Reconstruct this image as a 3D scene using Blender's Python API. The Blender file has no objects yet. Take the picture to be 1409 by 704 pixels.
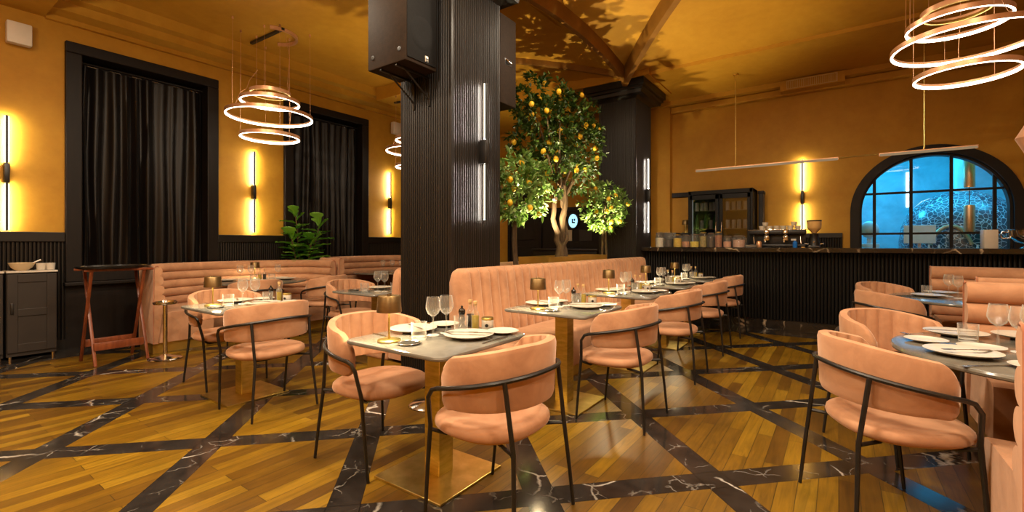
import bpy, bmesh, math, random
from mathutils import Vector, Matrix, noise as mnoise
R = math.radians
PI = math.pi
C = bpy.context.scene.collection
rnd = random.Random(7)

# ------------------------------------------------------------------ materials
class NT:
    def __init__(s, name):
        s.m = bpy.data.materials.new(name); s.m.use_nodes = True
        s.t = s.m.node_tree; s.n = s.t.nodes; s.l = s.t.links
        s.n.clear()
        s.out = s.n.new('ShaderNodeOutputMaterial')
    def new(s, typ, **kw):
        n = s.n.new('ShaderNode' + typ)
        for k, v in kw.items(): setattr(n, k, v)
        return n
    def link(s, a, b): s.l.new(a, b)
    def setv(s, n, **kw):
        for k, v in kw.items():
            n.inputs[k.replace('_', ' ')].default_value = v
    def coord(s, scale=(1, 1, 1), rot=(0, 0, 0)):
        tc = s.new('TexCoord'); mp = s.new('Mapping')
        mp.inputs['Scale'].default_value = scale; mp.inputs['Rotation'].default_value = rot
        s.link(tc.outputs['Object'], mp.inputs['Vector'])
        return mp.outputs['Vector']
    def noise(s, vec, scale, detail=4, rough=.55, dist=0):
        n = s.new('TexNoise'); s.link(vec, n.inputs['Vector'])
        n.inputs['Scale'].default_value = scale; n.inputs['Detail'].default_value = detail
        n.inputs['Roughness'].default_value = rough; n.inputs['Distortion'].default_value = dist
        return n.outputs['Fac']
    def ramp(s, fac, stops, interp='LINEAR'):
        r = s.new('ValToRGB'); r.color_ramp.interpolation = interp
        e = r.color_ramp.elements
        while len(e) < len(stops): e.new(.5)
        for i, (p, c) in enumerate(stops):
            e[i].position = p; e[i].color = (c[0], c[1], c[2], 1) if not isinstance(c, (int, float)) else (c, c, c, 1)
        s.link(fac, r.inputs['Fac']); return r.outputs['Color']
    def math(s, op, a, b=None, c=None):
        n = s.new('Math', operation=op)
        for i, v in enumerate((a, b, c)):
            if v is None: continue
            if isinstance(v, (int, float)): n.inputs[i].default_value = v
            else: s.link(v, n.inputs[i])
        return n.outputs[0]
    def mix(s, fac, a, b, mode='MIX'):
        n = s.new('Mix', data_type='RGBA', blend_type=mode)
        for sock, v in ((n.inputs[0], fac), (n.inputs[6], a), (n.inputs[7], b)):
            if isinstance(v, (int, float)): sock.default_value = v
            elif isinstance(v, tuple): sock.default_value = (v[0], v[1], v[2], 1)
            else: s.link(v, sock)
        return n.outputs[2]
    def bsdf(s, color, rough=.5, metal=0, sheen=0, spec=.5, bump=None, bstr=.2, bdist=.01, coat=0, sub=0):
        b = s.new('BsdfPrincipled')
        if isinstance(color, tuple): b.inputs['Base Color'].default_value = (color[0], color[1], color[2], 1)
        else: s.link(color, b.inputs['Base Color'])
        if isinstance(rough, (int, float)): b.inputs['Roughness'].default_value = rough
        else: s.link(rough, b.inputs['Roughness'])
        b.inputs['Metallic'].default_value = metal
        b.inputs['Specular IOR Level'].default_value = spec
        b.inputs['Sheen Weight'].default_value = sheen
        b.inputs['Sheen Roughness'].default_value = .4
        b.inputs['Coat Weight'].default_value = coat
        if bump is not None:
            bn = s.new('Bump'); bn.inputs['Strength'].default_value = bstr; bn.inputs['Distance'].default_value = bdist
            s.link(bump, bn.inputs['Height']); s.link(bn.outputs[0], b.inputs['Normal'])
        s.link(b.outputs[0], s.out.inputs[0]); s.b = b
        return b

def mat_noise(name, c1, c2, scale=3, rough=.5, metal=0, sheen=0, spec=.5, stretch=(1, 1, 1), bump=0, bscale=None, detail=5, coat=0):
    t = NT(name); v = t.coord(stretch)
    f = t.noise(v, scale, detail)
    col = t.ramp(f, [(.3, c1), (.7, c2)])
    bm = t.noise(v, bscale or scale * 4, 4) if bump else None
    t.bsdf(col, rough, metal, sheen, spec, bm, bump, coat=coat)
    return t.m

def mat_emit(name, col, s):
    t = NT(name); e = t.new('Emission'); e.inputs[0].default_value = (*col, 1); e.inputs[1].default_value = s
    t.link(e.outputs[0], t.out.inputs[0]); return t.m

def mat_glass(name, tint=(1, 1, 1), ior=1.5, rough=0.0, boost=1.0, edge_glint=0):
    t = NT(name)
    tr = t.new('BsdfTransparent'); tr.inputs[0].default_value = (*tint, 1)
    gl = t.new('BsdfGlossy'); gl.inputs['Roughness'].default_value = rough
    lw = t.new('LayerWeight'); lw.inputs[0].default_value = .5          # same on both faces of the wall
    f3 = t.math('POWER', lw.outputs['Facing'], 3.2)
    k = t.math('MULTIPLY_ADD', f3, .55 * boost, .05 * boost)
    mx = t.new('MixShader'); t.link(k, mx.inputs[0]); t.link(tr.outputs[0], mx.inputs[1]); t.link(gl.outputs[0], mx.inputs[2])
    if edge_glint:
        df = t.new('BsdfDiffuse'); df.inputs[0].default_value = (.92, .9, .85, 1)  # pale diffuse edge stands in for bright reflections on the glass
        k2 = t.math('MULTIPLY_ADD', f3, edge_glint, .045); m2 = t.new('MixShader'); t.link(k2, m2.inputs[0]); t.link(mx.outputs[0], m2.inputs[1]); t.link(df.outputs[0], m2.inputs[2]); mx = m2
    t.link(mx.outputs[0], t.out.inputs[0]); return t.m

def veins(t, vec, scale, width, seed=0):
    """thin marble veins: distance to the edge of distorted voronoi cells"""
    nz = t.new('TexNoise'); t.link(vec, nz.inputs['Vector']); nz.inputs['Scale'].default_value = scale * 1.7; nz.inputs['Detail'].default_value = 5
    sub = t.new('VectorMath', operation='MULTIPLY_ADD')
    t.link(nz.outputs['Color'], sub.inputs[0]); sub.inputs[1].default_value = (.55 / scale,) * 3; t.link(vec, sub.inputs[2])
    vo = t.new('TexVoronoi', feature='DISTANCE_TO_EDGE'); vo.inputs['Scale'].default_value = scale
    t.link(sub.outputs[0], vo.inputs['Vector'])
    line = t.ramp(vo.outputs['Distance'], [(0, 1.0), (width, 0.0)])
    msk = t.ramp(t.noise(vec, scale * .9, 3), [(.5, 0.0), (.62, 1.0)])
    return t.math('MULTIPLY', line, msk)

def mat_marble(name, base, base2, vein, scale, width, rough, amount=1.0, spec=.5):
    t = NT(name); v = t.coord()
    ba = t.ramp(t.noise(v, scale * 1.3, 6, .6, .6), [(.3, base), (.7, base2)])
    k = t.math('MULTIPLY', veins(t, v, scale, width), amount)
    t.bsdf(t.mix(k, ba, vein), rough, spec=spec)
    return t.m

M_plaster = (lambda: None)
def make_plaster():
    t = NT('ochre limewash plaster'); v = t.coord()
    f = t.noise(v, 1.1, 7, .62, .5); g = t.noise(v, 9, 6, .6)
    c = t.ramp(f, [(.28, (.375, .178, .009)), (.5, (.45, .222, .013)), (.72, (.525, .278, .022))])
    c = t.mix(.22, c, t.ramp(g, [(.3, (.36, .155, .009)), (.7, (.57, .29, .03))]))
    t.bsdf(c, .62, spec=.35, bump=g, bstr=.06)
    return t.m
MP = make_plaster()

def make_floor():
    t = NT('oak planks with black marble lattice'); v = t.coord()
    sx = t.new('SeparateXYZ'); t.link(v, sx.inputs[0]); X, Y = sx.outputs[0], sx.outputs[1]
    u = t.math('MULTIPLY', t.math('ADD', X, Y), .70710678)
    w = t.math('MULTIPLY', t.math('SUBTRACT', Y, X), .70710678)
    du = t.math('PINGPONG', t.math('ADD', u, .425 + 20 * .955), .955 / 2)
    dw = t.math('PINGPONG', t.math('ADD', w, -.324 + 20 * .963), .963 / 2)
    mu = t.math('LESS_THAN', du, .08); mw = t.math('LESS_THAN', dw, .08)
    bd = t.math('GREATER_THAN', Y, 7.33); bl = t.math('LESS_THAN', X, -7.0)
    mask = t.math('MAXIMUM', t.math('MAXIMUM', mu, mw), t.math('MAXIMUM', bd, bl))
    # joints between marble slabs
    ju = t.math('LESS_THAN', t.math('ABSOLUTE', t.math('SUBTRACT', du, .08)), .0022)
    jw = t.math('LESS_THAN', t.math('ABSOLUTE', t.math('SUBTRACT', dw, .08)), .0022)
    joint = t.math('MAXIMUM', ju, jw)
    # planks along y
    cb = t.new('CombineXYZ'); t.link(Y, cb.inputs[0]); t.link(X, cb.inputs[1])
    br = t.new('TexBrick'); t.link(cb.outputs[0], br.inputs['Vector'])
    br.inputs['Color1'].default_value = (0, 0, 0, 1); br.inputs['Color2'].default_value = (1, 1, 1, 1)
    br.inputs['Scale'].default_value = 1; br.inputs['Brick Width'].default_value = 1.15; br.inputs['Row Height'].default_value = .088
    br.inputs['Mortar Size'].default_value = .0016; br.inputs['Mortar'].default_value = (.5, .5, .5, 1); br.offset = .37
    plank = t.ramp(br.outputs['Color'], [(0, (.115, .050, .004)), (.3, (.19, .091, .005)), (.75, (.285, .148, .007)), (1, (.35, .195, .012))])
    cg = t.new('CombineXYZ'); t.link(t.math('MULTIPLY', X, 26), cg.inputs[0]); t.link(t.math('MULTIPLY', Y, 1.6), cg.inputs[1])
    t.link(br.outputs['Color'], cg.inputs[2])
    grain = t.noise(cg.outputs[0], 1.6, 7, .68, 1.1)
    wood = t.mix(.75, plank, t.ramp(grain, [(.25, .16), (.5, .62), (.75, 1.0)]), 'MULTIPLY')
    blot = t.ramp(t.noise(v, 2.1, 5, .6), [(.25, .45), (.6, 1.0)])
    wood = t.mix(.7, wood, blot, 'MULTIPLY')
    wood = t.mix(br.outputs['Fac'], wood, (.02, .012, .003))
    mb = t.ramp(t.noise(v, 5, 6, .62, .4), [(.3, (.012, .0095, .008)), (.72, (.034, .027, .023))])
    vn = veins(t, v, 1.7, .02)
    v2 = t.math('MULTIPLY', veins(t, v, 6.0, .03), .3)
    marble = t.mix(t.math('MAXIMUM', vn, v2), mb, (.62, .56, .48))
    marble = t.mix(joint, marble, (.006, .005, .004))
    col = t.mix(mask, wood, marble)
    rw = t.ramp(t.noise(v, 7, 4), [(.2, .31), (.8, .37)])
    rough = t.mix(mask, rw, (.13, .13, .13))
    bsum = t.mix(mask, t.mix(br.outputs['Fac'], grain, (0, 0, 0)), (.5, .5, .5))
    t.bsdf(col, rough, spec=.38, bump=bsum, bstr=.035)
    return t.m
M_floor = make_floor()

def make_velvet():
    t = NT('dusty pink velvet'); v = t.coord()
    f = t.noise(v, 6, 5, .6, .8); g = t.noise(v, 34, 3)
    c = t.ramp(f, [(.25, (.375, .185, .098)), (.5, (.465, .24, .13)), (.78, (.56, .31, .175))])
    t.bsdf(c, .82, sheen=.55, spec=.22, bump=g, bstr=.06)
    t.b.inputs['Sheen Tint'].default_value = (1, .72, .55, 1)
    return t.m
M_velvet = make_velvet()
M_pipe = mat_noise('pink velvet piping', (.36, .14, .075), (.45, .19, .10), 9, .8, sheen=.3, spec=.2)
M_black = mat_noise('black powder coat', (.007, .0065, .006), (.014, .012, .011), 20, .38)
M_dark = mat_noise('dark stained panelling', (.006, .0038, .0028), (.0105, .0068, .005), 5, .5, spec=.25, stretch=(6, 6, .5))
M_panel = mat_noise('dark fluted panelling', (.0062, .0044, .0033), (.0085, .006, .0046), 3, .42, spec=.4, stretch=(1, 1, .4))
M_cab = mat_noise('dark brown cabinet paint', (.016, .0115, .009), (.025, .018, .014), 6, .5)
M_brass = mat_noise('brushed brass', (.60, .46, .12), (.82, .65, .24), 4, .3, metal=1, stretch=(3, 3, 16), bump=.05)
M_brassd = mat_noise('aged brass shade', (.17, .105, .042), (.23, .15, .062), 9, .38, metal=.85, stretch=(1, 1, 4))
M_gold = mat_noise('gold lacquer', (.52, .31, .05), (.66, .43, .09), 3, .34, metal=.75)
M_copper = mat_noise('copper ring', (.62, .32, .16), (.78, .44, .24), 8, .35, metal=.6)
M_chrome = mat_noise('chrome', (.72, .69, .64), (.85, .82, .78), 5, .14, metal=1)
M_steel = mat_noise('steel cutlery', (.42, .4, .37), (.58, .55, .5), 12, .22, metal=1)
M_fridge = mat_noise('black fridge enamel', (.003, .0025, .002), (.005, .004, .0035), 6, .5, spec=.25)
M_white = mat_noise('glazed ceramic', (.54, .49, .42), (.61, .56, .48), 5, .25)
M_paint = mat_noise('white plastic', (.62, .56, .47), (.7, .63, .54), 4, .5)
M_glass = mat_glass('clear glass', (.985, .985, .975), 1.5, 0, 1.1, .62)
M_jar = mat_glass('jar glass', (.97, .97, .95), 1.5, 0, .9, .12)
M_pane = mat_glass('window glass', (.86, .95, 1.0), 1.45, 0, .8)
M_fridgeglass = mat_glass('fridge door glass', (.6, .6, .6), 1.5, 0, 1.3)
M_top = mat_marble('grey marble table top', (.11, .102, .088), (.25, .235, .20), (.50, .48, .43), 2.6, .03, .14, .45)
M_topr = mat_marble('honed marble table top', (.10, .09, .072), (.20, .182, .148), (.45, .42, .36), 2.4, .03, .13, .45)
M_bartop = mat_marble('black bar marble', (.009, .008, .007), (.026, .02, .016), (.55, .42, .27), 3.4, .04, .14, 1.0)
M_walnut = mat_noise('red brown stand wood', (.12, .025, .008), (.23, .06, .018), 4, .35, stretch=(8, 8, 1))
M_tray = mat_noise('black tray', (.006, .006, .006), (.012, .011, .01), 5, .25)
M_bark = mat_noise('bark', (.05, .027, .011), (.14, .088, .038), 9, .85, stretch=(2.5, 2.5, .7), bump=.6, bscale=22)
M_soil = mat_noise('soil', (.03, .018, .009), (.07, .04, .02), 25, .95, bump=.5)
M_terra = mat_noise('terracotta pot', (.30, .11, .05), (.40, .16, .075), 6, .8)
M_lemon = mat_noise('lemon peel', (.78, .42, .012), (.88, .56, .03), 12, .42, bump=.2, bscale=90)
M_curtain = mat_noise('black brown velvet curtain', (.0022, .0012, .0009), (.0048, .0026, .0018), 3, .42, sheen=.03, spec=.3)
M_led = mat_emit('warm led strip', (1.0, .90, .70), 210)
M_frost = mat_emit('frosted diffuser', (1.0, .92, .74), 1.7)
M_bar = mat_noise('black fluted bar panelling', (.0026, .0018, .0014), (.0042, .003, .0023), 3, .5, spec=.28)
M_rib = mat_noise('shade toned rib moulding', (.17, .07, .006), (.25, .11, .012), 3, .65, spec=.3)  # plaster tone darkened so the ribs' shade is put into their colour
M_ledring = mat_emit('warm led ring', (1.0, .84, .62), 11)
M_ledcol = mat_emit('neutral led strip', (1.0, .91, .78), 115)
M_bulb = mat_emit('lamp diffuser', (1.0, .74, .36), 9)
M_bar_led = mat_emit('dim pendant diffuser', (1.0, .68, .38), .3)
M_blueled = mat_emit('cold led', (.38, .78, 1.0), 1.6)
M_oil = mat_noise('olive oil', (.36, .26, .012), (.48, .34, .02), 3, .12)
M_vin = mat_noise('balsamic vinegar', (.012, .006, .004), (.022, .01, .006), 3, .12)
M_cork = mat_noise('cork stopper', (.52, .32, .12), (.66, .44, .2), 20, .8)
M_mill = mat_noise('black lacquer mill', (.008, .006, .005), (.016, .012, .01), 6, .15)
M_speaker = mat_noise('speaker cabinet paint', (.018, .0098, .0048), (.026, .0145, .0075), 30, .75, spec=.2, bump=.15)
M_grille = mat_noise('speaker grille', (.004, .004, .004), (.009, .0085, .0085), 90, .7, spec=.2, bump=.3)
M_logo = mat_noise('silver badge', (.5, .48, .42), (.6, .57, .5), 9, .35, metal=.4)
M_paper = mat_noise('warm paper', (.6, .52, .4), (.68, .6, .47), 8, .7)

def make_leaf(name, c1, c2, c3, rough=.42):
    t = NT(name); g = t.new('NewGeometry')
    c = t.ramp(g.outputs['Random Per Island'], [(0, c1), (.55, c2), (1, c3)])
    b = t.bsdf(c, rough, spec=.4)
    tl = t.new('BsdfTranslucent'); t.link(c, tl.inputs[0])
    mx = t.new('MixShader'); mx.inputs[0].default_value = .22
    t.link(b.outputs[0], mx.inputs[1]); t.link(tl.outputs[0], mx.inputs[2]); t.link(mx.outputs[0], t.out.inputs[0])
    return t.m
M_leaf = make_leaf('lemon leaf', (.013, .032, .003), (.034, .075, .007), (.085, .14, .02))  # leaf colour darkened because the big crown catches less light
M_leaf_lit = make_leaf('lit lemon leaf', (.08, .18, .022), (.20, .34, .07), (.42, .55, .22))  # same leaf painted lighter to stand for strong light on small trees
M_fig = make_leaf('fig leaf', (.07, .22, .02), (.15, .40, .035), (.28, .56, .08), .32)
M_palm = make_leaf('palm leaf', (.05, .10, .01), (.10, .18, .02), (.2, .28, .05))

# ------------------------------------------------------------------ mesh kit
class M:
    def __init__(s): s.v = []; s.f = []; s.x = Matrix.Identity(4); s.mi = []; s.cur = 0
    def add(s, vs, fs):
        o = len(s.v)
        s.v += [tuple(s.x @ Vector(p)) for p in vs]
        s.f += [tuple(i + o for i in f) for f in fs]; s.mi += [s.cur] * len(fs)
        return s
    def bm(s, b):
        b.verts.ensure_lookup_table(); b.verts.index_update()
        s.add([v.co[:] for v in b.verts], [[v.index for v in f.verts] for f in b.faces]); b.free(); return s
    def box(s, x0, x1, y0, y1, z0, z1, r=0, seg=2, rot=None):
        b = bmesh.new(); bmesh.ops.create_cube(b, size=1)
        for v in b.verts: v.co = Vector((v.co.x * (x1 - x0), v.co.y * (y1 - y0), v.co.z * (z1 - z0)))
        if r > 0: bmesh.ops.bevel(b, geom=list(b.edges) , offset=r, segments=seg, profile=.5, affect='EDGES')
        mt = Matrix.Translation(((x0 + x1) / 2, (y0 + y1) / 2, (z0 + z1) / 2))
        if rot: mt = mt @ rot
        bmesh.ops.transform(b, matrix=mt, verts=b.verts)
        return s.bm(b)
    def grid(s, rows, cu=False, cv=False, caps=False):
        n = len(rows); m = len(rows[0]); vs = [p for r in rows for p in r]; fs = []
        for i in range(n if cu else n - 1):
            for j in range(m if cv else m - 1):
                a = i * m + j; b = i * m + (j + 1) % m; c = ((i + 1) % n) * m + (j + 1) % m; d = ((i + 1) % n) * m + j
                fs.append((a, b, c, d))
        if caps:
            fs.append(tuple(range(m - 1, -1, -1))); fs.append(tuple((n - 1) * m + j for j in range(m)))
        return s.add(vs, fs)
    def lathe(s, prof, c=(0, 0, 0), n=20, cap=True):
        rows = []
        for r, z in prof:
            rows.append([(c[0] + r * math.cos(2 * PI * k / n), c[1] + r * math.sin(2 * PI * k / n), c[2] + z) for k in range(n)])
        m = n; vs = [p for r in rows for p in r]; fs = []
        for i in range(len(rows) - 1):
            for j in range(m):
                fs.append((i * m + j, i * m + (j + 1) % m, (i + 1) * m + (j + 1) % m, (i + 1) * m + j))
        if cap:
            if prof[0][0] > 1e-6: fs.append(tuple(range(m - 1, -1, -1)))
            if prof[-1][0] > 1e-6: fs.append(tuple((len(rows) - 1) * m + j for j in range(m)))
        return s.add(vs, fs)
    def tube(s, path, r, n=8, closed=False, caps=True):
        P = [Vector(p) for p in path]; k = len(P); rows = []; up = None
        rr = r if isinstance(r, (list, tuple)) else [r] * k
        for i in range(k):
            a = P[(i - 1) % k] if (closed or i > 0) else P[i]; b = P[(i + 1) % k] if (closed or i < k - 1) else P[i]
            t = (b - a).normalized()
            if up is None:
                up = Vector((0, 0, 1)) if abs(t.z) < .9 else Vector((1, 0, 0))
            sd = t.cross(up)
            if sd.length < 1e-5: sd = t.cross(Vector((0, 1, 0)))
            sd.normalize(); up = sd.cross(t).normalized()
            rows.append([tuple(P[i] + (sd * math.cos(2 * PI * j / n) + up * math.sin(2 * PI * j / n)) * rr[i]) for j in range(n)])
        return s.grid(rows, cu=closed, cv=True, caps=caps and not closed)
    def prism(s, poly, z0, z1):
        n = len(poly); vs = [(x, y, z0) for x, y in poly] + [(x, y, z1) for x, y in poly]
        fs = [tuple(range(n - 1, -1, -1)), tuple(range(n, 2 * n))] + [(i, (i + 1) % n, n + (i + 1) % n, n + i) for i in range(n)]
        return s.add(vs, fs)
    def ball(s, c, rx, ry, rz, n=12, m=8):
        return s.lathe([(0.0001 if i in (0, m) else math.sin(PI * i / m), -math.cos(PI * i / m)) for i in range(m + 1)], n=n) if False else s._ball(c, rx, ry, rz, n, m)
    def _ball(s, c, rx, ry, rz, n, m):
        rows = []
        for i in range(m + 1):
            th = PI * i / m; q = max(math.sin(th), 1e-4)
            rows.append([(c[0] + rx * q * math.cos(2 * PI * k / n), c[1] + ry * q * math.sin(2 * PI * k / n), c[2] - rz * math.cos(th)) for k in range(n)])
        return s.grid(rows, cv=True, caps=True)
    def build(s, name, mats, parent=None, smooth=True, ang=40):
        me = bpy.data.meshes.new(name); me.from_pydata(s.v, [], s.f); me.update()
        b = bmesh.new(); b.from_mesh(me); bmesh.ops.recalc_face_normals(b, faces=b.faces); b.to_mesh(me); b.free()
        for mm in (mats if isinstance(mats, (list, tuple)) else [mats]): me.materials.append(mm)
        for p, i in zip(me.polygons, s.mi): p.material_index = i
        if smooth:
            me.polygons.foreach_set('use_smooth', [True] * len(me.polygons)); me.set_sharp_from_angle(angle=R(ang))
        o = bpy.data.objects.new(name, me); C.objects.link(o)
        if parent is not None: o.parent = parent
        return o

def tag(o, label=None, cat=None, group=None, kind=None):
    if label: o['label'] = label
    if cat: o['category'] = cat
    if group: o['group'] = group
    if kind: o['kind'] = kind
    return o
def struct(o): o['kind'] = 'structure'; return o
def thing(name, label, cat, loc=(0, 0, 0), rz=0, group=None):
    o = bpy.data.objects.new(name, None); C.objects.link(o); o.location = loc; o.rotation_euler = (0, 0, rz)
    o.empty_display_size = .1
    return tag(o, label, cat, group)
KIDS = {}
def dup(root, loc, rz=0, label=None, group=None):
    r = root.copy(); C.objects.link(r); r.location = loc; r.rotation_euler = (0, 0, rz)
    if label: r['label'] = label
    if group: r['group'] = group
    for ch in list(root.children):
        c = ch.copy(); C.objects.link(c); c.parent = r
        for g in list(ch.children):
            d = g.copy(); C.objects.link(d); d.parent = c
    return r
class Kind:
    """first use moves the prototype itself, later uses copy it"""
    def __init__(s, proto): s.p = proto; s.used = False
    def put(s, loc, rz, label, group=None):
        if not s.used:
            s.used = True; o = s.p; o.location = loc; o.rotation_euler = (0, 0, rz); o['label'] = label
            if group: o['group'] = group
            return o
        return dup(s.p, loc, rz, label, group)
def rrect(hx, hy, r, n=6):
    pts = []
    for cx, cy, a0 in ((hx - r, hy - r, 0), (-hx + r, hy - r, 90), (-hx + r, -hy + r, 180), (hx - r, -hy + r, 270)):
        for k in range(n + 1):
            a = R(a0 + 90 * k / n); pts.append((cx + r * math.cos(a), cy + r * math.sin(a)))
    return pts
def light(kind, name, loc, energy, col=(1, .78, .5), rot=None, **kw):
    l = bpy.data.lights.new(name, kind); l.energy = energy; l.color = col
    for k, v in kw.items(): setattr(l, k, v)
    o = bpy.data.objects.new(name, l); C.objects.link(o); o.location = loc
    if rot: o.rotation_euler = rot
    return o
# ------------------------------------------------------------------ camera
cam = bpy.data.cameras.new('camera'); co = bpy.data.objects.new('camera', cam); C.objects.link(co)
co.location = (0, 0, 1.26); co.rotation_euler = (R(90), 0, R(35.3))
cam.sensor_width = 36; cam.lens = 635 / 1409 * 36; cam.shift_y = -16.5 / 1409; cam.clip_start = .05
bpy.context.scene.camera = co

# ------------------------------------------------------------------ room shell
XL, YB, XR, YF = -7.6, 9.2, 3.0, -2.6
m = M(); m.box(XL - .4, XR + .2, YF - .2, YB + .2, -.2, 0); fl_o = struct(m.build('floor', M_floor, smooth=False))

WIN = [(1.42, 3.09), (4.10, 5.78)]      # curtained openings in the left wall (outer frame edges)
m = M()
def wl(y0, y1, z0, z1): m.box(XL - .3, XL, y0, y1, z0, z1)
ys = YF
for a, b in WIN:
    wl(ys, a, 0, 4.3); wl(a, b, 3.70, 4.3); wl(a, b, 0, .80); ys = b
wl(ys, YB + .2, 0, 4.3)
struct(m.build('wall_left', MP, smooth=False))
# back wall with the arched opening
AX, AZ, AR = 1.12, 1.76, .97
m = M()
m.box(XL, AX - AR, YB, YB + .2, 0, 4.3); m.box(AX + AR, XR + .2, YB, YB + .2, 0, 4.3); m.box(AX - AR, AX + AR, YB, YB + .2, 0, 1.14)
n = 28
for k in range(n):
    a0, a1 = PI - PI * k / n, PI - PI * (k + 1) / n
    xa, za, xb, zb = AX + AR * math.cos(a0), AZ + AR * math.sin(a0), AX + AR * math.cos(a1), AZ + AR * math.sin(a1)
    vs = [(xa, YB, za), (xb, YB, zb), (xb, YB, 4.3), (xa, YB, 4.3), (xa, YB + .2, za), (xb, YB + .2, zb), (xb, YB + .2, 4.3), (xa, YB + .2, 4.3)]
    m.add(vs, [(0, 1, 2, 3), (4, 7, 6, 5), (0, 4, 5, 1)])
struct(m.build('wall_back', MP, smooth=False))
m = M(); m.box(XR, XR + .2, YF, YB, 0, 4.4); struct(m.build('wall_right', MP, smooth=False))
m = M(); m.box(XL, XR, YF - .2, YF, 0, 4.4); struct(m.build('wall_front', MP, smooth=False))
# pilaster beside the second pillar
m = M(); m.box(-3.75, -2.66, YB - .16, YB - .005, 0, 3.97); struct(m.build('trim_6', MP, smooth=False))

# ceiling: one height field with soffits, cornice steps and the vaulted bays
def z1(y): return 4.03 + .20 * max(0, 1 - ((y - 5.45) / 1.85) ** 2)
def ceil_z(x, y):
    if x < -3.1:
        if y < 1.25: return 3.92
        if x < XL + .30: return 3.97
        if x < XL + .46: return 4.06
        if y < 5.45: return 4.2
        if x < -5.2: return 4.2 if y < 5.64 else 3.97
        yg = 7.3 - (-3.1 - x) * .93
        if y > 7.3: return 3.99
        return z1(min(y, max(yg, 5.45)))
    if y > 8.92: return 3.90
    if y > 7.33: return 3.98
    if y > 3.55: return z1(y)
    return 4.03 + .2 * max(0, 1 - ((y - 1.75) / 1.85) ** 2)
def ticks(a, b, step, brk):
    t = set([a, b]); k = a
    while k < b: t.add(round(k, 4)); k += step
    for q in brk: t.add(q); t.add(round(q + .004, 4))
    return sorted(t)
xs = ticks(XL, XR + .1, .2, (XL + .298, XL + .458, -5.202, -3.102)); yt = ticks(YF, YB, .16, (1.248, 5.638, 7.30, 7.33, 8.918))
m = M(); m.grid([[(x, y, ceil_z(x, y)) for y in yt] for x in xs])
m.grid([[(x, y, 4.7) for y in (YF, YB)] for x in (XL, XR + .1)])
struct(m.build('ceiling', MP, ang=25))
# vault ribs springing from the second pillar
def rib(pts, w, h, nm):
    mm = M(); P = [Vector(p) for p in pts]; rows = []
    for i, p in enumerate(P):
        t = (P[min(i + 1, len(P) - 1)] - P[max(i - 1, 0)]); t.z = 0; t.normalize(); sd = Vector((t.y, -t.x, 0))
        rows.append([tuple(p + sd * a + Vector((0, 0, b))) for a, b in ((-w, .10), (-w, -h * .55), (-w * .55, -h), (w * .55, -h), (w, -h * .55), (w, .10))])
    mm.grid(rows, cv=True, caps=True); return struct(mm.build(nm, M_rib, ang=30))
S = (-2.86, 7.24)
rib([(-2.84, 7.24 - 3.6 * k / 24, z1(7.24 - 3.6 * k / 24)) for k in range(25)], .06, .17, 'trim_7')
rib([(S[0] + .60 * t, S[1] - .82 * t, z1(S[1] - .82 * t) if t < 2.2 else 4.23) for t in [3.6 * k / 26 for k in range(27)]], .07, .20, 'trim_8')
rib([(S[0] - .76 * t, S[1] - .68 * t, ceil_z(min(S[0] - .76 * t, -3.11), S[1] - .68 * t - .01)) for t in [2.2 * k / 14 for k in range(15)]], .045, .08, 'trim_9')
# cornice strip under the soffits
m = M(); m.box(XL, XL + .06, 1.25, YB, 3.90, 3.965); m.box(XL, XL + .30, 1.26, 5.63, 3.96, 3.972)
struct(m.build('trim_10', MP, smooth=False))
m = M(); m.box(-2.66, XR, YB - .14, YB - .003, 3.78, 3.895, .02); struct(m.build('trim_11', MP, smooth=False))

# fluted panel helper: reeds run vertically, panel lies in the xz plane facing -y
def flutes(mm, w, z0, z1_, pitch=.03, d=.012, M4=None):
    nr = max(2, round(w / pitch)); p = w / nr; top = []
    for i in range(nr):
        for q, dd in ((.04, 0), (.16, .72), (.5, 1), (.84, .72), (.96, 0)):
            top.append((i * p + q * p - w / 2, -dd * d))
    rows = [[(x, y, z) for x, y in top] for z in (z0, z1_)]
    sv = mm.x
    if M4 is not None: mm.x = M4
    mm.grid(rows); mm.x = sv
def frame_m(ax, ay, az, face):           # face '-y','+x','+y','-x'
    return Matrix.Translation((ax, ay, az)) @ Matrix.Rotation({'-y': 0, '+x': PI / 2, '+y': PI, '-x': -PI / 2}[face], 4, 'Z')

# wainscot on the left wall
segs = [(YF, WIN[0][0]), (WIN[0][1], WIN[1][0]), (WIN[1][1], YB)]
m = M()
for a, b in segs:
    flutes(m, b - a, .12, 1.29, .034, .012, frame_m(XL + .015, (a + b) / 2, 0, '+x'))
    m.box(XL, XL + .015, a, b, 0, 1.30); m.box(XL, XL + .05, a, b, 1.285, 1.40, .008); m.box(XL, XL + .045, a, b, 0, .12)
struct(m.build('trim_1', M_panel, smooth=False))
# window frames
for i, (a, b) in enumerate(WIN):
    m = M()
    for y0, y1 in ((a, a + .15), (b - .15, b)): m.box(XL - .22, XL + .06, y0, y1, .80, 3.57, .01)
    m.box(XL - .22, XL + .06, a, b, 3.57, 3.70, .01)
    m.box(XL - .22, XL + .058, a + .01, b - .01, .80, .98, .008)
    m.box(XL - .30, XL - .27, a, b, .8, 3.7)
    m.box(XL, XL + .13, a - .02, b + .02, .76, .80, .006)
    m.box(XL, XL + .035, a, b, 0, .76)
    struct(m.build('window_%d' % (i + 1), M_dark, smooth=False))
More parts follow.
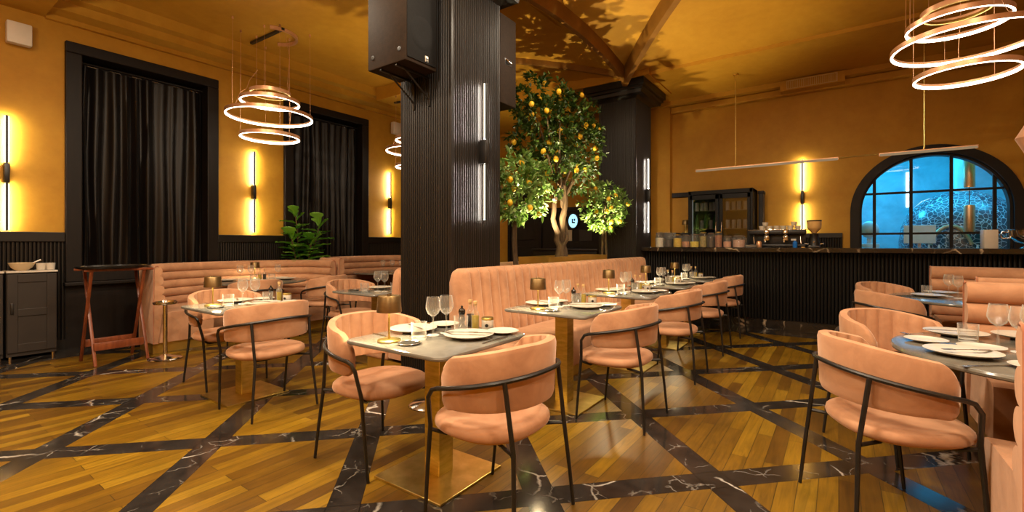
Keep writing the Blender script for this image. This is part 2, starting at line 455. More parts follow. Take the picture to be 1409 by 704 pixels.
# wainscot on the back wall behind the bar
m = M(); m.box(-2.66, AX - AR - .10, YB - .05, YB - .002, 1.36, 1.44, .006); flutes(m, AX - AR - .1 + 2.66, .1, 1.36, .035, .012, frame_m((AX - AR - .1 - 2.66) / 2, YB - .02, 0, '-y'))
m.box(-2.66, AX - AR - .1, YB - .02, YB - .002, 0, 1.4)
struct(m.build('trim_2', M_panel, smooth=False))
m = M(); m.box(-2.66, -1.4, YB - .05, YB - .002, 2.16, 2.25, .006); struct(m.build('trim_3', M_dark, smooth=False))

# pillars: reeded cladding with a stepped capital
def pillar(nm, x0, x1, y0, y1, ztop):
    mm = M(); mm.box(x0 + .013, x1 - .013, y0 + .013, y1 - .013, 0, 4.0)
    cx, cy = (x0 + x1) / 2, (y0 + y1) / 2
    for f, w, px, py in (('-y', x1 - x0 - .05, cx, y0 + .012), ('+y', x1 - x0 - .05, cx, y1 - .012), ('+x', y1 - y0 - .05, x1 - .012, cy), ('-x', y1 - y0 - .05, x0 + .012, cy)):
        flutes(mm, w, .0, ztop, .0285, .012, frame_m(px, py, 0, f))
    for px in (x0, x1 - .03):
        for py in (y0, y1 - .03): mm.box(px, px + .03, py, py + .03, 0, ztop, .004)
    prof = [(0, ztop - .02), (.02, ztop), (.05, ztop + .02), (.13, ztop + .03), (.14, ztop + .08), (.17, ztop + .09), (.17, ztop + .13), (.20, ztop + .14), (.20, ztop + .25), (.0, ztop + .25)]
    rows = [[(x0 - o, y0 - o, z), (x1 + o, y0 - o, z), (x1 + o, y1 + o, z), (x0 - o, y1 + o, z)] for o, z in prof]
    mm.grid(rows, cv=True)
    return struct(mm.build(nm, M_panel, smooth=False))
pillar('pillar', -3.40, -2.75, 2.97, 3.68, 3.64)
pillar('pillar', -3.42, -2.75, 7.45, 8.20, 3.71)
m = M(); m.box(-3.66, -2.46, 7.22, 8.44, 3.955, 4.10); m.box(-3.64, -2.48, 2.75, 3.92, 3.975, 4.1); struct(m.build('trim_4', MP, smooth=False))

# aisle end: dark doorway and host counter recess in the back wall
m = M()
m.box(-6.55, -5.68, YB - .03, YB - .002, 0, 2.42); m.box(-6.60, -6.53, YB - .07, YB - .002, 0, 2.5, .008); m.box(-5.70, -5.63, YB - .07, YB - .002, 0, 2.5, .008); m.box(-6.6, -5.63, YB - .07, YB - .002, 2.42, 2.5, .008)
for z in (.25, 1.35): m.box(-6.40, -5.83, YB - .045, YB - .03, z, z + .95, .01)
struct(m.build('door_1', M_dark, smooth=False))
m = M(); m.box(-5.62, -3.76, YB - .05, YB - .002, 0, 2.08, .008); m.box(-5.62, -3.76, YB - .07, YB - .05, 2.0, 2.08); m.box(-5.62, -3.76, YB - .06, YB - .05, 0, .15)
struct(m.build('trim_5', M_dark, smooth=False))

# arched window: deep dark surround, muntins, panes
m = M()
def arc_band(mm, r0, r1, y0, y1, zb):
    n = 40; ring = []
    pts = [(-1, zb)] + [(None, k) for k in range(n + 1)] + [(1, zb)]
    for p in pts:
        if p[0] is None:
            a = PI - PI * p[1] / n; q = [(AX + r * math.cos(a), AZ + r * math.sin(a)) for r in (r0, r1)]
        else: q = [(AX + p[0] * r, zb) for r in (r0, r1)]
        ring.append([(q[0][0], y0, q[0][1]), (q[1][0], y0, q[1][1]), (q[1][0], y1, q[1][1]), (q[0][0], y1, q[0][1])])
    mm.grid(ring, cv=True, caps=True)
arc_band(m, AR - .12, AR, YB - .05, YB + .19, 1.15)
arc_band(m, AR - .15, AR - .12, YB + .02, YB + .17, 1.15)
m.box(AX - AR, AX + AR, YB - .05, YB + .2, 1.13, 1.2)
ri = AR - .13
for x in (.46, .90, 1.35, 1.80):
    h_ = AZ + math.sqrt(max(0, ri * ri - (x - AX) ** 2)); m.box(x - .02, x + .02, YB + .06, YB + .10, 1.18, h_)
for z in (2.05, 1.42):
    hw = math.sqrt(max(0, ri * ri - max(0, z - AZ) ** 2)); m.box(AX - hw, AX + hw, YB + .058, YB + .102, z - .016, z + .016)
w3 = struct(m.build('window_3', M_dark, smooth=True, ang=30))
m = M(); n = 32
m.add([(AX + ri * math.cos(PI * k / n), YB + .08, AZ + ri * math.sin(PI * k / n)) for k in range(n + 1)] + [(AX - ri, YB + .08, 1.18), (AX + ri, YB + .08, 1.18)], [tuple(range(n + 3))])
m.build('pane', M_pane, w3, smooth=False)

# kitchen behind the arch
def make_teal():
    t = NT('kitchen wall blue grey'); v = t.coord()
    t.bsdf(t.ramp(t.noise(v, 2.2, 6, .6, .5), [(.3, (.18, .36, .42)), (.7, (.36, .58, .64))]), .6); return t.m
M_teal = make_teal()
KX0, KX1, KY1 = -1.6, 3.6, 12.2
m = M(); m.box(KX0, KX1, KY1, KY1 + .1, 0, 3.4); struct(m.build('wall_kitchen_back', M_teal, smooth=False))
m = M(); m.box(KX0 - .1, KX0, YB + .2, KY1, 0, 3.4); struct(m.build('wall_kitchen_left', M_teal, smooth=False))
m = M(); m.box(KX1, KX1 + .1, YB + .2, KY1, 0, 3.4); struct(m.build('wall_kitchen_right', M_teal, smooth=False))
m = M(); m.box(KX0, KX1, YB + .2, KY1, 3.3, 3.4); struct(m.build('ceiling_kitchen', M_teal, smooth=False))
m = M(); m.box(KX0, KX1, YB + .2, KY1, -.1, -.001); struct(m.build('floor_kitchen', M_dark, smooth=False))
# ------------------------------------------------------------------ dining chair (faces local +x)
def chair_proto():
    t = thing('dining_chair', '-', 'chair', group='pink velvet dining chairs')
    a, b, PH, OX = .245, .268, R(114), .028
    nch, per = 13, 6; N = nch * per
    rows = []
    for i in range(N + 1):
        s = i / N * 2 - 1; ph = s * PH; e = abs(s)
        zt = .832 - .072 * max(0, (e - .2) / .8) ** 1.3
        zb = .555 - .012 * e
        rd = min(1, (1 - e) / .17); k = math.sqrt(max(0, 1 - (1 - rd) ** 2)) * .93 + .07
        zm = (zt + zb) / 2 - .035 * (1 - rd); hh = (zt - zb) / 2 * k
        groove = .013 * (abs(math.sin(PI * i / per)) ** .45 - 1)
        th = .026 * (.45 + .55 * k)
        row = []
        for cx, cz in ((1, -.8), (1, .8), (.75, .95), (0, 1), (-.75, .95), (-1, .8), (-1, .4), (-1, 0), (-1, -.4), (-1, -.8), (-.75, -.95), (0, -1), (.75, -.95)):
            z = zm + cz * hh
            lean = 1 + .16 * (z - .6)
            off = cx * th + (-groove if cx < -.5 and abs(cz) < .9 else 0)   # positive = outside
            ra, rb = a * lean + off, b * lean + off
            row.append((OX - ra * math.cos(ph), rb * math.sin(ph), z))
        rows.append(row)
    m = M(); m.grid(rows, cv=True, caps=True); m.build('backrest', M_velvet, t, ang=50)
    # seat cushion
    m = M(); rows = []; n = 36
    for f, z in ((.0, .408), (.80, .408), (.93, .413), (.985, .425), (1.0, .440), (.985, .456), (.93, .469), (.80, .478), (.5, .484), (.001, .485)):
        row = []
        for k in range(n):
            q = 2 * PI * k / n; c, s_ = math.cos(q), math.sin(q); ex = 2 / 2.5
            x = .272 * math.copysign(abs(c) ** ex, c); y = .262 * math.copysign(abs(s_) ** ex, s_)
            if x < 0: x *= .86
            row.append((.03 + x * max(f, .001), y * max(f, .001), z))
        rows.append(row)
    m.grid(rows, cv=True); m.build('seat', M_velvet, t, ang=60)
    # back rail that hugs the shell and legs
    def rail_z(ph): return .712 - .085 * (abs(ph) / PH) ** 1.6
    def rail(ph, ex=.043): z = rail_z(ph); l = 1 + .16 * (z - .6); return Vector((OX - (a * l + ex) * math.cos(ph), (b * l + ex) * math.sin(ph), z))
    m = M(); m.tube([rail((k / 26 * 2 - 1) * PH * .97) for k in range(27)], .0105, 8); m.build('back_rail', M_black, t)
    for sg in (-1, 1):
        p0 = rail(sg * PH * .96); p1 = Vector((p0.x + .035, p0.y - sg * .002, p0.z - .012)); p2 = Vector((p0.x + .062, p0.y - sg * .006, p0.z - .05)); p3 = Vector((.20, sg * .262, .45))
        m = M(); m.tube([p0, p1, p2, p3, (.222, sg * .258, .25), (.245, sg * .252, .004)], [.0105, .0105, .0105, .0105, .0095, .0085], 8); m.build('leg', M_black, t)
        q0 = rail(sg * R(44)); m = M()
        m.tube([q0, (-.222, sg * .212, .40), (-.238, sg * .232, .2), (-.252, sg * .248, .004)], [.0105, .0105, .0095, .0085], 8); m.build('leg', M_black, t)
    m = M()
    m.tube([(-.215, -.213, .402), (-.10, -.15, .396), (-.10, .15, .396), (-.215, .213, .402)], .009, 6)
    m.tube([(.202, -.262, .43), (.16, -.2, .398), (.16, .2, .398), (.202, .262, .43)], .009, 6)
    m.tube([(-.10, 0, .396), (.16, 0, .398)], .009, 6)
    m.build('seat_frame', M_black, t)
    return t
chair = Kind(chair_proto())
def seat(x, y, deg, label): return chair.put((x, y, 0), R(deg), label)

seat(-1.30, 1.745, 180, 'pink velvet chair at the nearest square table, its back to the camera')
seat(-2.265, 1.795, 0, 'pink velvet chair left of the nearest square table, ribbed inside of its back showing')
seat(-1.295, 3.225, 180, 'pink velvet chair on the aisle side of the second square banquette table')
seat(-1.30, 4.555, 180, 'pink velvet chair on the aisle side of the third square banquette table')
seat(-1.31, 5.83, 180, 'pink velvet chair on the aisle side of the fourth square banquette table')
seat(-1.32, 7.0, 180, 'pink velvet chair farthest along the ribbed banquette, just before the bar')
seat(-3.60, 1.83, 180, 'pink velvet chair, back to the camera, at the square table left of the pillar')
seat(-4.62, 1.95, 0, 'pink velvet chair behind the table with the lamp left of the pillar, facing right')
seat(-4.74, 3.38, 0, 'pink velvet chair left of the dark-edged table that stands against the pillar')
seat(-5.85, 2.82, 172, 'pink velvet chair before the near left booth, half hidden behind wine glasses')
seat(-5.85, 3.78, 196, 'pink velvet chair at the far side of the near left booth, open back in profile')
seat(.17, 2.76, 27, 'large pink velvet chair in the right foreground with its black rail in full view')
seat(.27, 3.72, -44, 'pink velvet chair behind the right foreground chair, ribbed inner back facing the camera')
seat(.38, 5.47, 28, 'pink velvet chair at the farther right table with its smooth outer back showing')
seat(.42, 6.5, -42, 'pink velvet chair nearest the bar front on the right, only its ribbed inner back visible')

# ------------------------------------------------------------------ tables
def square_table_proto(nm='dining_table', thick=.022):
    t = thing(nm, '-', 'table', group='square pedestal tables')
    hx = .36
    def loop(o, z): return [(x, y, z) for x, y in rrect(hx - o, hx - o, .055 - o * .5)]
    m = M(); m.grid([loop(.30, .728), loop(.010, .728), loop(.002, .733), loop(0, .741), loop(.003, .749), loop(.010, .752)], cv=True, caps=True)
    m.build('tabletop', M_top, t, ang=35)
    m = M(); m.box(-.055, .055, -.055, .055, .012, .728, .004); m.build('column', M_brass, t, smooth=False)
    m = M(); m.box(-.245, .245, -.245, .245, 0, .013, .003); m.build('base_plate', M_brass, t, smooth=False)
    m = M(); m.box(-.15, .15, -.15, .15, .718, .728); m.build('mounting_plate', M_black, t, smooth=False)
    return t
sq = Kind(square_table_proto())
TD = {}
def table(key, x, y, label, desc):
    sq.put((x, y, 0), 0, label); TD[key] = (x, y, desc)
table('T1', -1.80, 1.845, 'nearest square marble table on a brushed brass column and plate', 'nearest square table')
table('T2', -1.80, 3.27, 'second square marble table along the ribbed banquette on a brass column', 'second banquette table')
table('T3', -1.80, 4.64, 'third square marble table along the ribbed banquette', 'third banquette table')
table('T4', -1.80, 5.83, 'fourth square marble table along the ribbed banquette', 'fourth banquette table')
table('T5', -1.80, 7.02, 'last square marble table along the ribbed banquette, in front of the bar', 'banquette table nearest the bar')
table('L1', -4.08, 1.875, 'square marble table with gold lamp left of the pillar, brass base behind a chair', 'lamp table left of the pillar')
table('L3', -4.15, 3.31, 'dark-edged square table pushed against the left side of the pillar', 'dark-edged table against the pillar')
def round_table_proto(rad):
    t = thing('round_table', '-', 'table', group='round booth tables')
    m = M(); m.lathe([(rad - .3, .726), (rad - .012, .726), (rad - .002, .732), (rad, .741), (rad - .004, .75), (rad - .012, .752), (.0001, .752)], n=64); m.build('tabletop', M_topr, t, ang=35)
    m = M(); m.lathe([(.27, 0), (.27, .008), (.25, .014), (.05, .02), (.045, .03), (.045, .70), (.16, .712), (.16, .726)], n=40); m.build('pedestal', M_brassd, t, ang=40)
    return t
rt = Kind(round_table_proto(.64))
def rtable(key, x, y, label, desc): rt.put((x, y, 0), R(37 * len(TD)), label); TD[key] = (x, y, desc)
rtable('R1', .86, 3.11, 'round marble table at the right edge, crowded with plates and glasses', 'right edge round table')
rtable('R2', 1.04, 5.93, 'round marble table in the farther right booth before the bar', 'farther right round table')
rtable('L2', -6.66, 3.22, 'round table in the near left booth under the ring chandelier', 'round table in the near left booth')
rtable('L4', -6.80, 5.66, 'round table in the far left booth beside the pillar edge', 'round table in the far left booth')

# ------------------------------------------------------------------ ribbed banquette between the pillars
def ribbed_banquette(name, label, L, pitch, loc, rz, h=1.05, dep=.70):
    t = thing(name, label, 'banquette', loc, rz)     # back plane x=0, seat toward +x, runs along +y
    nch = round(L / pitch); per = 8; rows = []
    for i in range(nch * per + 1):
        y = L * i / (nch * per); e = min(y, L - y); g = .045 * (abs(math.sin(PI * i / per)) ** .42 - 1)
        cr = min(1, e / .07); top = h - .07 * (1 - math.sqrt(max(0, 1 - (1 - cr) ** 2)))
        zz = .44; pr = [(0, zz - .3), (0, top - .05), (.012, top - .018), (.04, top - .003), (.07, top)]
        fr = [(.105, top - .004), (.135, top - .02), (.15, top - .05), (.165, zz + .42), (.185, zz + .25), (.205, zz + .1), (.22, zz - .06), (.22, zz - .3)]
        rows.append([(x, y, z) for x, z in pr] + [(x + g, y, z) for x, z in fr])
    m = M(); m.grid(rows, cv=True, caps=True); m.build('backrest', M_velvet, t, ang=60)
    m = M(); m.box(.215, dep, .004, L - .004, .10, .46, .035, 3); m.build('seat', M_velvet, t)
    m = M(); m.box(.03, dep - .04, .02, L - .02, 0, .105); m.build('plinth', M_gold, t, smooth=False)
    return t
ribbed_banquette('banquette', 'long pink banquette with vertical ribbing running from the pillar to the bar', 4.56, .134, (-2.735, 2.93, 0), 0)
t = ribbed_banquette('banquette', 'pink banquette on the far side of the pillar, only its end panel and top showing', 2.2, .134, (-3.425, 5.2, 0), PI, 1.03, .58)

# ------------------------------------------------------------------ horizontally channelled booths (open toward local +x)
def booth(label, loc, rz, rb, xn, xf, h=1.0, kx=.82, rolls=4):
    """C shaped booth: arm - half circle - arm; near arm ends at xn, far arm at xf; rb = inner radius of the back"""
    t = thing('booth_sofa', label, 'booth', loc, rz, 'channelled booths')
    def path(xn_, xf_, r):
        P = []
        k = max(2, int(abs(xn_) / .12) + 2)
        xc = -.12
        for i in range(k): P.append((xn_ + (xc - xn_) * i / k, -r, 0, -1))
        for i in range(33):
            a = -PI / 2 - PI * i / 32; P.append((xc + r * math.cos(a) * kx, r * math.sin(a), math.cos(a), math.sin(a)))
        for i in range(1, k + 1): P.append((xc + (xf_ - xc) * i / k, r, 0, 1))
        return P
    # profile: offset from inner face (positive = outward/back), z
    z0, z1_ = .46, h; prof = []; br = .040 if rolls > 4 else .055
    hz_ = (z1_ - z0) / rolls
    for k in range(rolls):
        zc = z0 + (k + .5) * hz_; off = .035 - .05 * k / rolls
        for q in range(9):
            a = -PI / 2 + PI * q / 8
            prof.append((off * -1 + .05 - br * math.cos(a), zc + hz_ / 2 * .98 * math.sin(a)))
    prof += [(.065, h + .006), (.085, h + .002), (.10, h - .02), (.105, .12), (.06, .12)]
    rows = []
    for x, y, nx, ny in path(xn, xf, rb):
        rows.append([(x + nx * o, y + ny * o, z) for o, z in prof])
    m = M(); m.grid(rows, cv=True, caps=True); m.build('backrest', M_velvet, t, ang=50)
    # piping along both open ends
    m = M()
    for rr in (rows[0], rows[-1]):
        m = M(); m.tube([Vector(p) + Vector((.002, 0, 0)) for p in rr[9 * rolls - 1:]], .006, 6); m.build('piping', M_pipe, t)
    # seat: swept band
    sp = [(.05, .12), (-.50, .12), (-.52, .14), (-.53, .40), (-.52, .445), (-.48, .46), (.05, .462)]
    rows = []
    for x, y, nx, ny in path(xn - .02, xf - .02, rb):
        rows.append([(x + nx * o, y + ny * o, z) for o, z in sp])
    m = M(); m.grid(rows, cv=True, caps=True); m.build('seat', M_velvet, t, ang=45)
    pp = [(.09, 0), (-.46, 0), (-.46, .125), (.09, .125)]
    rows = [[(x + nx * o, y + ny * o, z) for o, z in pp] for x, y, nx, ny in path(xn - .06, xf - .06, rb)]
    m = M(); m.grid(rows, cv=True, caps=True); m.build('plinth', M_gold, t, ang=30)
    return t
booth('near left curved booth in pink velvet with horizontal channels and brass plinth', (-6.66, 3.09, 0), 0, 1.06, .30, .30, 1.0, .55, 5)
booth('far left curved pink booth with horizontal channels, partly hidden by the pillar', (-6.66, 5.48, 0), 0, 1.06, .30, .30, 1.03, .55, 5)
booth('right curved pink booth cut by the picture edge, channelled arm in the foreground', (.92, 3.24, 0), PI, 1.02, .22, .44)
booth('farther right pink booth standing in front of the bar', (1.16, 6.02, 0), PI, 1.02, .30, .30)
# ------------------------------------------------------------------ table lamps
def table_lamp_proto():
    t = thing('table_lamp', '-', 'lamp', group='brass table lamps')
    m = M(); m.lathe([(.058, 0), (.060, .003), (.060, .009), (.056, .012), (.006, .014)], n=28); m.build('base', M_brass, t, ang=35)
    m = M(); m.lathe([(.0055, .012), (.0055, .215)], n=12); m.build('stem', M_brass, t)
    m = M(); m.lathe([(.062, .155), (.0645, .155), (.0585, .236), (.055, .240), (.0001, .240), (.0001, .237), (.055, .236), (.0605, .157)], n=32, cap=False); m.lathe([(.012, .240), (.012, .246), (.0001, .246)], n=16)
    m.build('lamp_shade', M_brassd, t, ang=40)
    m = M(); m.lathe([(.0001, .198), (.040, .198), (.040, .204), (.0001, .204)], n=20); m.build('diffuser', M_bulb, t)
    return t
lampk = Kind(table_lamp_proto())
TZ = .7521
def at(key, dx, dy, z=TZ): x, y, d = TD[key]; return (x + dx, y + dy, z)
def lamp(key, dx, dy, label):
    p = at(key, dx, dy); lampk.put(p, 0, label)
    light('POINT', 'table_lamp_light', (p[0], p[1], p[2] + .170), 17.0, (1, .78, .45), shadow_soft_size=.03)
lamp('T1', -.115, -.25, 'brass table lamp with tapered shade on the nearest square table')
lamp('T2', -.115, -.215, 'brass table lamp on the second square table along the ribbed banquette')
lamp('T3', -.14, -.17, 'brass table lamp on the third square table along the ribbed banquette')
lamp('T4', -.15, -.21, 'brass table lamp on the fourth square table along the ribbed banquette')
lamp('T5', -.14, -.2, 'brass table lamp on the banquette table nearest the bar')
lamp('L1', -.12, -.20, 'brass table lamp on the square table left of the pillar')
lamp('L2', -.36, .14, 'small brass table lamp in the near left booth, its shade above the sofa back')
lamp('R2', .56, .10, 'gold table lamp at the right edge, behind the booth back')

# ------------------------------------------------------------------ tableware prototypes (single meshes)
def proto(nm, mm, mats, cat, ang=40):
    return tag(mm.build(nm, mats, ang=ang), '-', cat)
m = M(); m.lathe([(.034, 0), (.034, .002), (.012, .005), (.0045, .012), (.0038, .095), (.008, .103), (.030, .122), (.041, .148), (.0405, .165), (.033, .213), (.0315, .213), (.039, .165), (.0395, .149), (.029, .124), (.006, .106), (.0001, .105)], n=24)
K_wine = Kind(proto('wine_glass', m, M_glass, 'glass'))
m = M(); m.lathe([(.036, 0), (.0385, .004), (.042, .092), (.0405, .092), (.037, .014), (.0001, .013)], n=24)
K_tumb = Kind(proto('tumbler', m, M_glass, 'glass'))
m = M(); m.lathe([(.06, 0), (.066, .004), (.095, .008), (.135, .021), (.137, .0235), (.133, .0245), (.094, .0125), (.0001, .0115)], n=44)
K_plate = Kind(proto('dinner_plate', m, M_white, 'plate'))
m = M(); m.lathe([(.04, 0), (.044, .003), (.062, .006), (.088, .015), (.0895, .017), (.087, .018), (.062, .0095), (.0001, .0085)], n=36)
K_side = Kind(proto('side_plate', m, M_white, 'plate'))
m = M(); m.box(-.009, .009, -.10, -.02, .0005, .003, .001); m.box(-.003, .003, -.02, .06, .001, .0035, .0008); m.box(-.011, .011, .055, .075, .001, .0035, .001)
for k in (-1, -.33, .33, 1): m.box(k * .0095 - .0015, k * .0095 + .0015, .07, .105, .001, .0032)
K_fork = Kind(proto('fork', m, M_steel, 'fork'))
m = M(); m.prism([(-.006, -.115), (.006, -.115), (.005, 0), (.010, .01), (.011, .09), (.002, .115), (-.007, .10), (-.006, .0)], .0005, .0035)
K_knife = Kind(proto('knife', m, M_steel, 'knife', 20))
def coaster_proto():
    t = thing('coaster_dish', '-', 'dish')
    m = M(); m.lathe([(.05, 0), (.056, .003), (.0605, .009), (.059, .010), (.055, .006), (.0001, .005)], n=36); m.build('rim', M_steel, t)
    m = M(); m.lathe([(.0001, .0062), (.048, .0062), (.048, .0085), (.0001, .0095)], n=24); m.build('pad', M_black, t)
    return t
K_coast = Kind(coaster_proto())
def mill_proto():
    t = thing('pepper_mill', '-', 'pepper mill')
    m = M(); m.lathe([(.021, 0), (.023, .004), (.023, .016), (.017, .028), (.0165, .04), (.021, .052), (.021, .062), (.016, .074), (.016, .086)], n=22); m.build('body', M_mill, t)
    m = M(); m.lathe([(.016, .087), (.019, .093), (.0215, .105), (.017, .118), (.007, .124), (.006, .130), (.0075, .136), (.0001, .140)], n=22); m.build('head', M_mill, t)
    return t
K_mill = Kind(mill_proto())
def bottle_proto(nm, fill):
    t = thing(nm, '-', 'bottle')
    m = M(); m.lathe([(.021, 0), (.0235, .004), (.0235, .088), (.020, .101), (.0095, .114), (.009, .145), (.0105, .148), (.009, .150)], n=22); m.build('glass_body', M_glass, t)
    m = M(); m.lathe([(.0001, .003), (.0215, .005), (.0218, .082), (.0001, .083)], n=22); m.build('liquid', fill, t)
    m = M(); m.lathe([(.0082, .138), (.0082, .151), (.0125, .152), (.0125, .168), (.0001, .169)], n=16); m.build('cork', M_cork, t)
    return t
K_oil = Kind(bottle_proto('oil_bottle', M_oil)); K_vin = Kind(bottle_proto('vinegar_bottle', M_vin))
def pot_proto():
    t = thing('salt_pot', '-', 'pot')
    m = M(); m.lathe([(.033, 0), (.0355, .003), (.0355, .058), (.033, .060), (.0001, .060)], n=28); m.build('pot_body', M_white, t)
    m = M(); m.lathe([(.034, .060), (.036, .062), (.036, .072), (.034, .074), (.0001, .074)], n=28); m.build('lid', M_brass, t)
    m = M(); mt = Matrix.Translation((.0358, -.0, .03)); rows = []
    for rr in (0.0001, .010): rows.append([(.0362, rr * math.cos(2 * PI * k / 14), .03 + rr * math.sin(2 * PI * k / 14)) for k in range(14)])
    m.grid(rows, cv=True); m.build('emblem', M_black, t, smooth=False)
    return t
K_pot = Kind(pot_proto())

def setting(key, desc, lx=-.225, full=True):
    """two covers facing each other across x, glasses between, condiments at the far end"""
    g = lambda n: '%s on the %s' % (n, desc)
    K_plate.put(at(key, -.225, .02), 0, 'white dinner plate at the left cover of the %s' % desc)
    K_plate.put(at(key, .155, .07), 0, 'white dinner plate at the right cover of the %s' % desc)
    K_side.put(at(key, -.20, .255), 0, 'small white side plate at the left cover of the %s' % desc)
    K_side.put(at(key, .235, .275), 0, 'small white side plate at the right corner of the %s' % desc)
    K_fork.put(at(key, .10, .05, TZ + .0235), R(-58), 'steel fork lying on the right dinner plate of the %s' % desc)
    K_knife.put(at(key, .17, .085, TZ + .0235), R(-62), 'steel knife lying on the right dinner plate of the %s' % desc)
    K_fork.put(at(key, -.215, .03, TZ + .0235), R(70), 'steel fork lying on the left dinner plate of the %s' % desc)
    K_knife.put(at(key, -.25, -.175), R(84), 'steel knife on the bare left edge of the %s' % desc)
    K_knife.put(at(key, .318, .10), R(2), 'steel knife on the bare right edge of the %s' % desc)
    K_wine.put(at(key, -.045, .0), 0, 'stemmed wine glass, left of the pair, on the %s' % desc)
    K_wine.put(at(key, -.035, .095), 0, 'stemmed wine glass, right of the pair, on the %s' % desc)
    K_tumb.put(at(key, -.03, -.12), 0, 'water tumbler nearest the lamp on the %s' % desc)
    K_tumb.put(at(key, .015, .165 if key == 'T1' else .18), 0, 'water tumbler nearest the pepper mill on the %s' % desc)
    K_coast.put(at(key, .02, -.235), 0, 'dark coaster dish with bright rim on the %s' % desc)
    K_mill.put(at(key, -.04, .235), 0, 'black pepper mill on the %s' % desc)
    K_vin.put(at(key, -.035, .305), 0, 'dark vinegar bottle with cork on the %s' % desc)
    K_oil.put(at(key, .035, .27), 0, 'golden olive oil bottle with cork on the %s' % desc)
    K_pot.put(at(key, .10, .305), R(-60), 'white salt pot with brass lid on the %s' % desc)
for k_ in ('T1', 'T2', 'T3', 'T4', 'T5', 'L1'): setting(k_, TD[k_][2])
# table against the pillar
d = TD['L3'][2]
K_plate.put(at('L3', -.10, .10), 0, 'white dinner plate on the ' + d)
K_side.put(at('L3', .20, .20), 0, 'small white side plate on the ' + d)
K_wine.put(at('L3', .11, -.10), 0, 'stemmed wine glass, left of the pair, on the ' + d)
K_wine.put(at('L3', .20, -.08), 0, 'stemmed wine glass, right of the pair, on the ' + d)
K_tumb.put(at('L3', .02, -.20), 0, 'water tumbler, nearest the edge, on the ' + d)
K_tumb.put(at('L3', .24, .02), 0, 'water tumbler, nearest the pillar, on the ' + d)
K_coast.put(at('L3', -.17, -.20), 0, 'dark coaster dish with bright rim on the ' + d)
# round tables
def ring_setting(key, items):
    for kind, dx, dy, rz, lab in items: kind.put(at(key, dx, dy, TZ + (.024 if kind in (K_fork, K_knife) and rz > 400 else 0)), R(rz % 360), lab + ' on the ' + TD[key][2])
ring_setting('R1', [
    (K_plate, -.40, -.20, 0, 'white dinner plate with a fork at the front'), (K_plate, -.33, .41, 0, 'white dinner plate with a knife at the back'),
    (K_plate, -.04, .49, 0, 'white dinner plate farthest back'), (K_side, -.49, .09, 0, 'small white side plate at the left rim'),
    (K_side, -.30, .01, 0, 'small white side plate in the middle'), (K_side, -.20, -.36, 0, 'small side plate at the near rim'),
    (K_tumb, -.31, .225, 0, 'clear water tumbler at the back'), (K_tumb, -.12, -.11, 0, 'clear water tumbler at the right'),
    (K_wine, -.22, .125, 0, 'large wine glass at the back left'), (K_wine, -.10, .15, 0, 'large wine glass at the back right'), (K_wine, -.165, .03, 0, 'large wine glass in front of the others'),
    (K_fork, -.38, -.19, 480, 'steel fork lying on the front plate'), (K_knife, -.35, .40, 465, 'steel knife lying on the back plate'),
    (K_knife, -.36, -.41, 130, 'steel knife on the bare front rim'), (K_fork, -.50, .25, 40, 'steel fork on the bare left rim')])
ring_setting('R2', [
    (K_plate, -.33, .02, 0, 'white dinner plate at the front'), (K_plate, -.19, .43, 0, 'white dinner plate at the back'), (K_side, -.05, -.28, 0, 'small white side plate at the near rim'),
    (K_tumb, -.32, .25, 0, 'clear water tumbler beside the plates'), (K_wine, -.17, .17, 0, 'wine glass, left of the pair,'), (K_wine, -.13, -.0, 0, 'wine glass, right of the pair,'),
    (K_tumb, .28, .22, 0, 'clear tumbler beside the black grinder'), (K_mill, .43, .20, 0, 'black pepper mill with round knobs'), (K_pot, .33, .30, 0, 'white salt pot'), (K_wine, .40, .05, 0, 'wine glass beside the lamp')])
ring_setting('L2', [
    (K_plate, -.16, -.32, 0, 'white dinner plate at the near rim'), (K_plate, .20, .30, 0, 'white dinner plate at the far rim'), (K_plate, .30, -.14, 0, 'white dinner plate at the front'), (K_side, -.10, .40, 0, 'small white side plate'),
    (K_wine, -.06, -.20, 0, 'wine glass, leftmost,'), (K_wine, -.03, -.07, 0, 'second wine glass from the left'), (K_wine, .06, .26, 0, 'wine glass standing alone to the right'),
    (K_tumb, .12, .14, 0, 'clear tumbler to the right'), (K_oil, .07, .0, 0, 'oil bottle amid the glasses'), (K_vin, .0, .10, 0, 'dark vinegar bottle amid the glasses'), (K_tumb, .10, -.1, 0, 'clear tumbler among the bottles')])
ring_setting('L4', [
    (K_plate, .18, -.30, 0, 'white dinner plate at the near rim'), (K_plate, .30, .05, 0, 'white dinner plate at the front'), (K_wine, -.02, -.12, 0, 'wine glass, leftmost of three,'), (K_wine, .02, .06, 0, 'wine glass, middle of three,'), (K_wine, .08, .22, 0, 'wine glass, rightmost of three,')])

# ------------------------------------------------------------------ wall sconces (local +x points into the room)
def sconce_proto(led):
    t = thing('wall_sconce', '-', 'wall light', group='black linear wall sconces')
    m = M(); m.box(.062, .078, -.009, .009, -.64, .64, .002); m.build('bar', M_black, t, smooth=False)
    m = M(); m.box(.045, .052, -.008, .008, .12, .635); m.box(.045, .052, -.008, .008, -.635, -.12); m.build('led_strip', led, t, smooth=False)
    m = M(); m.box(.0525, .0618, -.021, .021, .12, .635, .003); m.box(.0525, .0618, -.021, .021, -.635, -.12, .003); m.build('diffuser', M_frost, t, smooth=False)
    m = M(); m.box(.0, .084, -.022, .022, -.11, .11, .006); m.build('mounting_block', M_black, t)
    return t
sc = Kind(sconce_proto(M_led))
def sconce(x, y, z, deg, label): sc.put((x, y, z), R(deg), label)
sconce(XL, .94, 2.05, 0, 'black linear wall sconce at the left edge of the picture')
sconce(XL, 3.60, 2.08, 0, 'black linear wall sconce between the two curtained windows')
